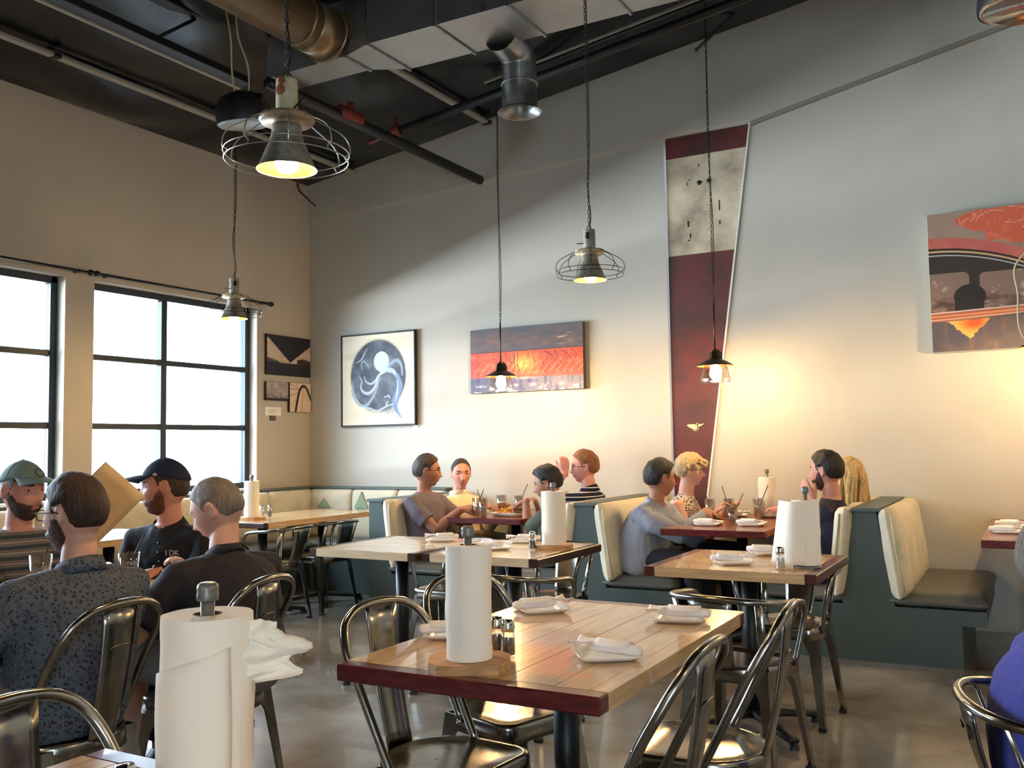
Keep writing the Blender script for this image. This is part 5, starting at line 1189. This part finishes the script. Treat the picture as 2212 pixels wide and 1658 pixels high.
holder(-2.245, 4.465, 'pipe towel holder on a wooden base on the joined tables', .3)
roll(-2.245, 4.465, 'paper towel roll on the joined tables, in front of the man in olive', seed=2)
holder(-1.10, 1.02, 'pipe towel holder on the nearest table, its capped pipe against a dark shirt', .2, bw_=.155)
def torn(t, r, h):
    mb = MB(); dr = Vector((math.cos(YAW), math.sin(YAW), 0)); dn = Vector((-dr.y, dr.x, 0))
    vk = [0, .1, .18, .28, .33, .43, .5, .58, .63, .68, .74, .8, .84, .88, .91, .95, 1]; xk = [113, 105, 122, 142, 188, 243, 238, 214, 156, 148, 166, 206, 220, 206, 166, 96, 28]
    def fn(u, v):
        w = np.interp(v, vk, xk)/2723+.003*noise.noise((v*40, 1, 5)); p = dr*(r*.80+u*(w+r*.2))+dn*(-.02*(1-u)+.014*math.sin(u*5+v*6)*u+.012*noise.noise((u*4, v*6, 3)))
        return (p.x, p.y, h-.006-.088*v+.006*noise.noise((u*5, v*5, 7))*u-.004*u)
    o = mb.grid(18, 44, fn).build('torn_sheet', 'paper', t, fix=False)
    m = o.modifiers.new('thickness', 'SOLIDIFY'); m.thickness = .0012
    mb2 = MB()
    def f2(u, v): a = -2.6+u*2.3; rr = r+.004+.006*(1+math.sin(u*5+v*6))*.5*v; return (rr*math.cos(a), rr*math.sin(a), .19-.185*v+.05*u*(1-v))
    w = mb2.grid(16, 14, f2).build('loose_layer', 'paper', t, fix=False); m = w.modifiers.new('thickness', 'SOLIDIFY'); m.thickness = .0012
roll(-1.10, 1.02, 'big paper towel roll in front with a torn sheet sticking out to the right', seed=3, sheet=torn, dent=.05, r=.067)
holder(-.885, 4.22, 'pipe towel holder without wooden base on the square table', 0, base=False)
def drape(t, r, h):
    mb = MB()
    def fn(u, v):
        a = -2.0-u*.9; s = u; k = .055+.035*(1-v)
        x = r*math.cos(-1.75)-s*(.125+.035*(1-v)); y = -r*.97+.045*math.sin(PI*min(1, s*1.15))*-.55-.02*s*(1-v)+.05*s*s
        return (x+.02, y, .004+(h-.006)*v)
    o = mb.grid(18, 14, fn).build('draped_sheet', 'paper', t, fix=False); m = o.modifiers.new('thickness', 'SOLIDIFY'); m.thickness = .002
    mb = MB()
    def f2(u, v):
        q = fn(1, v); x = q[0]+u*(.02+.06*u); y = q[1]+.07*math.sin(PI*u*.5); return (x, y, q[2])
    o = mb.grid(10, 14, f2).build('folded_edge', 'paper', t, fix=False); m = o.modifiers.new('thickness', 'SOLIDIFY'); m.thickness = .002
roll(-.885, 4.22, 'paper towel roll on the square table with a sheet draped out to its left', z=TZ+.012, seed=4, r=.058, sheet=drape, rz=-.1)
holder(-1.705, 6.86, 'pipe towel holder on the column booth table against the wall', .1, base=False)
roll(-1.705, 6.86, 'paper towel roll on the booth table below the bell lamp and column', z=TZ+.012, seed=5)
holder(-5.37, 5.42, 'pipe towel holder on a wooden base on the window bench table', .2)
roll(-5.37, 5.42, 'paper towel roll on the window bench table beside the dark shirt', seed=6, r=.058)
def shaker(x, y, label, fill='pepper', z=TZ, h=.1):
    t = thing('shaker', label, 'shaker', (x, y, z))
    MB().lathe([(0, .002), (.019, .003), (.02, .01), (.018, h*.55), (.0165, h*.7), (.0155, h*.7), (.017, h*.5), (.0185, .01), (0, .006)], 16).build('glass_body', 'drink_glass', t)
    MB().lathe([(0, .0065), (.0178, .0105), (.0166, h*.5), (0, h*.52)], 14).build('filling', fill, t)
    MB().lathe([(.0172, h*.69), (.0185, h*.7), (.0185, h*.82), (.0165, h*.86), (.0178, h*.9), (.013, h*.985), (0, h)], 16).build('metal_top', 'chrome', t)
    return t
shaker(-1.262, 2.165, 'pepper shaker nearer the towel roll on the long table', 'pepper')
shaker(-1.215, 2.14, 'pepper shaker with a shiny top, rightmost of the pair on the long table', 'pepper')
shaker(-2.325, 4.37, 'shaker on the joined tables beside the roll on its wooden base')
shaker(-.972, 4.095, 'salt shaker standing in front of the draped sheet on the square table', 'salt')
shaker(-1.168, .93, 'shaker with a worn metal top on the nearest table', 'pepper')
shaker(-1.112, .925, 'second shaker on the nearest table, against the big towel roll', 'salt')
shaker(-5.46, 5.62, 'salt shaker beside the towel roll on the window bench table', 'salt')
shaker(-5.41, 5.66, 'pepper shaker beside the towel roll on the window bench table', 'pepper')
shaker(-1.63, 6.92, 'shaker beside the towel roll at the wall in the column booth', 'salt')
def plate(x, y, label, rz, s=.165, z=TZ, h=.016):
    t = thing('square_plate', label, 'plate', (x, y, z), rz); mb = MB(); vs = []; fs = []; K = 24
    prof = [(0, .004), (.55, .004), (.72, .006), (.98, h), (1.0, h+.001), (1.0, h-.003), (.74, 0), (.5, 0), (0, 0)]
    for k, zz in prof:
        for j in range(K):
            a = 2*PI*j/K+PI/4; c, sn = math.cos(a), math.sin(a); q = (abs(c)**14+abs(sn)**14)**(-1/14); vs.append((c*q*k*s/2, sn*q*k*s/2, zz))
    for i in range(len(prof)-1):
        for j in range(K): a = i*K+j; b = i*K+(j+1) % K; fs.append((a, b, b+K, a+K))
    mb.add(vs, fs, True).build('dish', 'china', t); return t
def napkin(x, y, label, rz, z=TZ+.02, L=.2, tail=1, seed=0):
    t = thing('napkin_roll', label, 'napkin', (x, y, z), rz); mb = MB()
    pts = [(-.5, .013), (-.46, .017), (-.2, .02), (.12, .02), (.22, .015)]
    mb.tube([(p*L, .004*math.sin(p*8+seed), .0155) for p, r in pts], [(r, r*.78) for p, r in pts], 14)
    mb.build('rolled_napkin', 'napkin', t)
    mb = MB()
    def fn(u, v):
        w = .03+.055*u; yy = (v-.5)*w; zz = .016*(1-u)+.012+.02*u*abs(2*v-1)*tail+.006*noise.noise((u*4+seed, v*4, 1))
        return ((.16+.32*u)*L, yy+.01*math.sin(u*3+seed), zz)
    o = mb.grid(9, 9, fn).build('loose_tail', 'napkin', t, fix=False); m = o.modifiers.new('thickness', 'SOLIDIFY'); m.thickness = .0015
    mb = MB()
    def f3(u, v): return ((-.35+.5*u)*L, (v-.5)*.055+.006*math.sin(u*5+seed), .03+.0085*(1-(2*v-1)**2)-.002-abs(v-.5)*.012)
    o = mb.grid(8, 7, f3).build('outer_fold', 'napkin', t, fix=False); m = o.modifiers.new('thickness', 'SOLIDIFY'); m.thickness = .0012
    return t
for x, y, rp, rn, tl, lp, ln in (
    (-1.455, 2.79, .75, .9, 1, 'square white plate at the far left of the long table', 'napkin roll on the far left plate of the long table'),
    (-.99, 2.82, .25, PI+.15, .8, 'square white plate at the far right of the long table', 'napkin roll with a flared tail at the far right of the long table'),
    (-.99, 2.26, .62, PI-.1, 1, 'square white plate at the near right of the long table', 'wide napkin roll on the near right plate of the long table'),
    (-1.5, 2.32, .5, .75, .6, 'square white plate behind the tall roll on the long table', 'napkin roll half hidden behind the tall towel roll'),
    (-3.05, 4.6, .4, PI+.6, 1, 'square white plate on the joined table closer to the window', 'napkin roll with a drooping end on the table closer to the window'),
    (-2.535, 4.33, .7, .3, .9, 'square white plate behind the capped pipe on the joined tables', 'crumpled napkin roll behind the capped pipe on the joined tables'),
    (-2.56, 4.70, .3, PI+.5, 1, 'square white plate at the far side of the joined tables', 'napkin roll at the far side of the joined tables'),
    (-1.215, 4.22, .55, .2, 1.6, 'square white plate at the near side of the square table', 'bow-shaped napkin on the near plate of the square table'),
    (-1.16, 4.62, .5, 0.0, .7, 'square white plate behind the draped sheet on the square table', 'napkin roll with a grey tip behind the draped sheet'),
    (-1.915, 6.10, .1, .1, .3, 'square white plate before the grey-shirted man in the column booth', 'napkin roll before the grey-shirted man'),
    (-1.64, 6.16, .1, .15, .3, 'square white plate at the aisle side of the column booth table', 'napkin roll at the aisle side of the column booth table'),
    (-1.565, 6.86, .1, 1.2, .5, 'square white plate right of the wall towel roll', 'napkin roll right of the wall towel roll'),
    (-1.95, 6.9, .2, .2, .9, 'square white plate before the woman with glasses', 'open napkin before the woman with glasses'),
    (-.15, 6.16, .05, .1, .2, 'square white plate nearest on the right-hand booth table', 'napkin roll nearest on the right-hand booth table'),
    (-.13, 6.58, .05, .1, .2, 'square white plate farther in on the right-hand booth table', 'napkin roll farther in on the right-hand booth table')):
    plate(x, y, lp, rp); napkin(x, y, ln, rn, z=TZ+.0105, tail=tl, seed=x*7)
def tumbler(x, y, label, fill='ice_water', lvl=.6, straws=((.3, 1.2),), h=.145, r=.037, z=TZ, foam=False):
    t = thing('drinking_glass', label, 'glass', (x, y, z)); r0 = r*.78
    MB().lathe([(0, .002), (r0, .0), (r, h), (r-.002, h), (r0-.002, .012), (0, .012)], 20).build('glass_wall', 'drink_glass', t)
    if fill: MB().lathe([(0, .0125), (r0-.003, .0125), (r0-.003+(r-r0)*lvl, h*lvl), (0, h*lvl)], 18).build('drink', fill, t)
    if foam: MB().lathe([(0, h*lvl+.001), (r-.006, h*lvl+.001), (r-.005, h*lvl+.008), (0, h*lvl+.009)], 16).build('foam', 'foam', t)
    for a, tilt in straws:
        d = Vector((math.cos(a), math.sin(a), 0)); MB().tube([tuple(-d*r0*.75+Vector((0, 0, .016))), tuple(d*(r*.8+.03*tilt)+Vector((0, 0, h+.062*tilt)))], .0032, 6).build('straw', 'straw_black', t)
    return t
tumbler(-3.83, 6.28, 'water glass with a straw leaning right, left glass on the fries table', straws=((.1, 1.1),))
tumbler(-3.735, 6.22, 'water glass with a straw leaning left, beside the left glass on the fries table', straws=((2.9, 1.1),))
tumbler(-3.80, 6.62, 'beer glass, orange and half full, on the fries table', 'beer', .58, (), .15, .042, foam=True)
tumbler(-3.66, 6.66, 'water glass with a long straw right of the beer', straws=((.2, 1.5),))
tumbler(-3.5, 6.86, 'water glass with a straw behind the reaching hand', straws=((2.6, 1.3), (.6, 1.2)))
tumbler(-2.05, 6.58, 'water glass with a straw nearest the woman with glasses', straws=((-.7+PI, 1.0),))
tumbler(-1.935, 6.66, 'water glass with an upright straw, second in the column booth', straws=((2.5, 1.4),))
tumbler(-1.79, 6.24, 'short water glass nearest the aisle in the column booth', straws=((.3, 1.5),), h=.11)
tumbler(-1.75, 6.76, 'water glass before the wall towel roll with a leaning straw', straws=((.35, 1.5),))
tumbler(-3.42, 2.32, 'clear drinking glass at the left picture edge, on the table of the four men', 'ice_water', .5, ((2.0, 1.5),), .15, .042)
tumbler(-3.38, 2.7, 'wide drinking glass with a straw before the man in the navy cap', 'ice_water', .4, ((.2, 1.3),), .12, .045)
cup = thing('paper_cup', 'small white cup by the elbow of the grey-shirted man', 'cup', (-2.06, 6.42, TZ)); MB().lathe([(0, 0), (.022, 0), (.028, .05), (.026, .05), (.021, .004), (0, .004)], 16).build('cup_wall', 'card_white', cup)
pl = plate(-3.6, 6.42, 'large white plate heaped with fries on the booth table', .1, .27, h=.032); pl.name = 'serving_plate'
fr = random.Random(5); fm = []
for k in range(4):
    L = .05+.012*k; fm.append(MB().bbox((-L/2, -.0045, -.0045), (L/2, .0045, .0045), .001).mesh('fry', 'fries'))
for k in range(70):
    a = fr.uniform(0, 2*PI); rr = .085*math.sqrt(fr.random()); o = link('fry', fm[k % 4]); o.location = (-3.6+rr*math.cos(a)*1.2, 6.42+rr*math.sin(a), TZ+.022+(1-rr/.085)*.038+fr.uniform(0, .012)); o.rotation_euler = (fr.uniform(-.4, .4), fr.uniform(-.5, .5), fr.uniform(0, PI))
    tag(o, 'golden fry in the heap on the large booth plate', 'fry', 'fries on the serving plate')
sw = thing('sandwich', 'browned sandwich half beside the fries', 'food', (-3.515, 6.40, TZ+.02)); MB().lathe([(0, 0), (.04, .004), (.043, .014), (.04, .018)], 14).build('lower_bread', 'dark_food', sw); MB().lathe([(0, .018), (.047, .02), (.044, .026), (0, .028)], 14).build('lettuce', 'lettuce', sw); MB().lathe([(0, .028), (.042, .028), (.04, .04), (.02, .052), (0, .054)], 14).build('upper_bread', 'dark_food', sw)
def paper_sheet(x, y, label, w, d, rz, m='kraft', z=TZ+.001, crumple=.012, seed=0):
    t = thing('paper_liner', label, 'paper', (x, y, z), rz)
    o = MB().grid(14, 12, lambda u, v: ((u-.5)*w, (v-.5)*d, .003+crumple*abs(noise.noise((u*5+seed, v*5, seed)))+crumple*2*max(0, abs(2*u-1)-.7))).build('sheet', m, t, fix=False); mm = o.modifiers.new('thickness', 'SOLIDIFY'); mm.thickness = .0012; return t
paper_sheet(-3.2, 2.1, 'cream paper liner at the left edge of the four men\'s table', .3, .34, .3, seed=1)
paper_sheet(-3.1, 2.58, 'crumpled paper liner before the man in the navy cap', .3, .3, -.2, seed=4, crumple=.02)
plate(-3.3, 2.5, 'square white plate before the man in the green cap', .2)
mn = thing('menu_sheet', 'large cream menu sheet held up behind the man in the flower-print shirt', 'menu', (-3.0, 2.26, 1.115)); 
mm_ = MB().grid(8, 8, lambda u, v: ((u-.5)*.19, .012*math.sin(PI*u), (v-.5)*.26)).build('sheet', 'kraft', mn, fix=False); mo = mm_.modifiers.new('thickness', 'SOLIDIFY'); mo.thickness = .0012
mn.rotation_euler = (0, math.radians(44), YAW+.25)
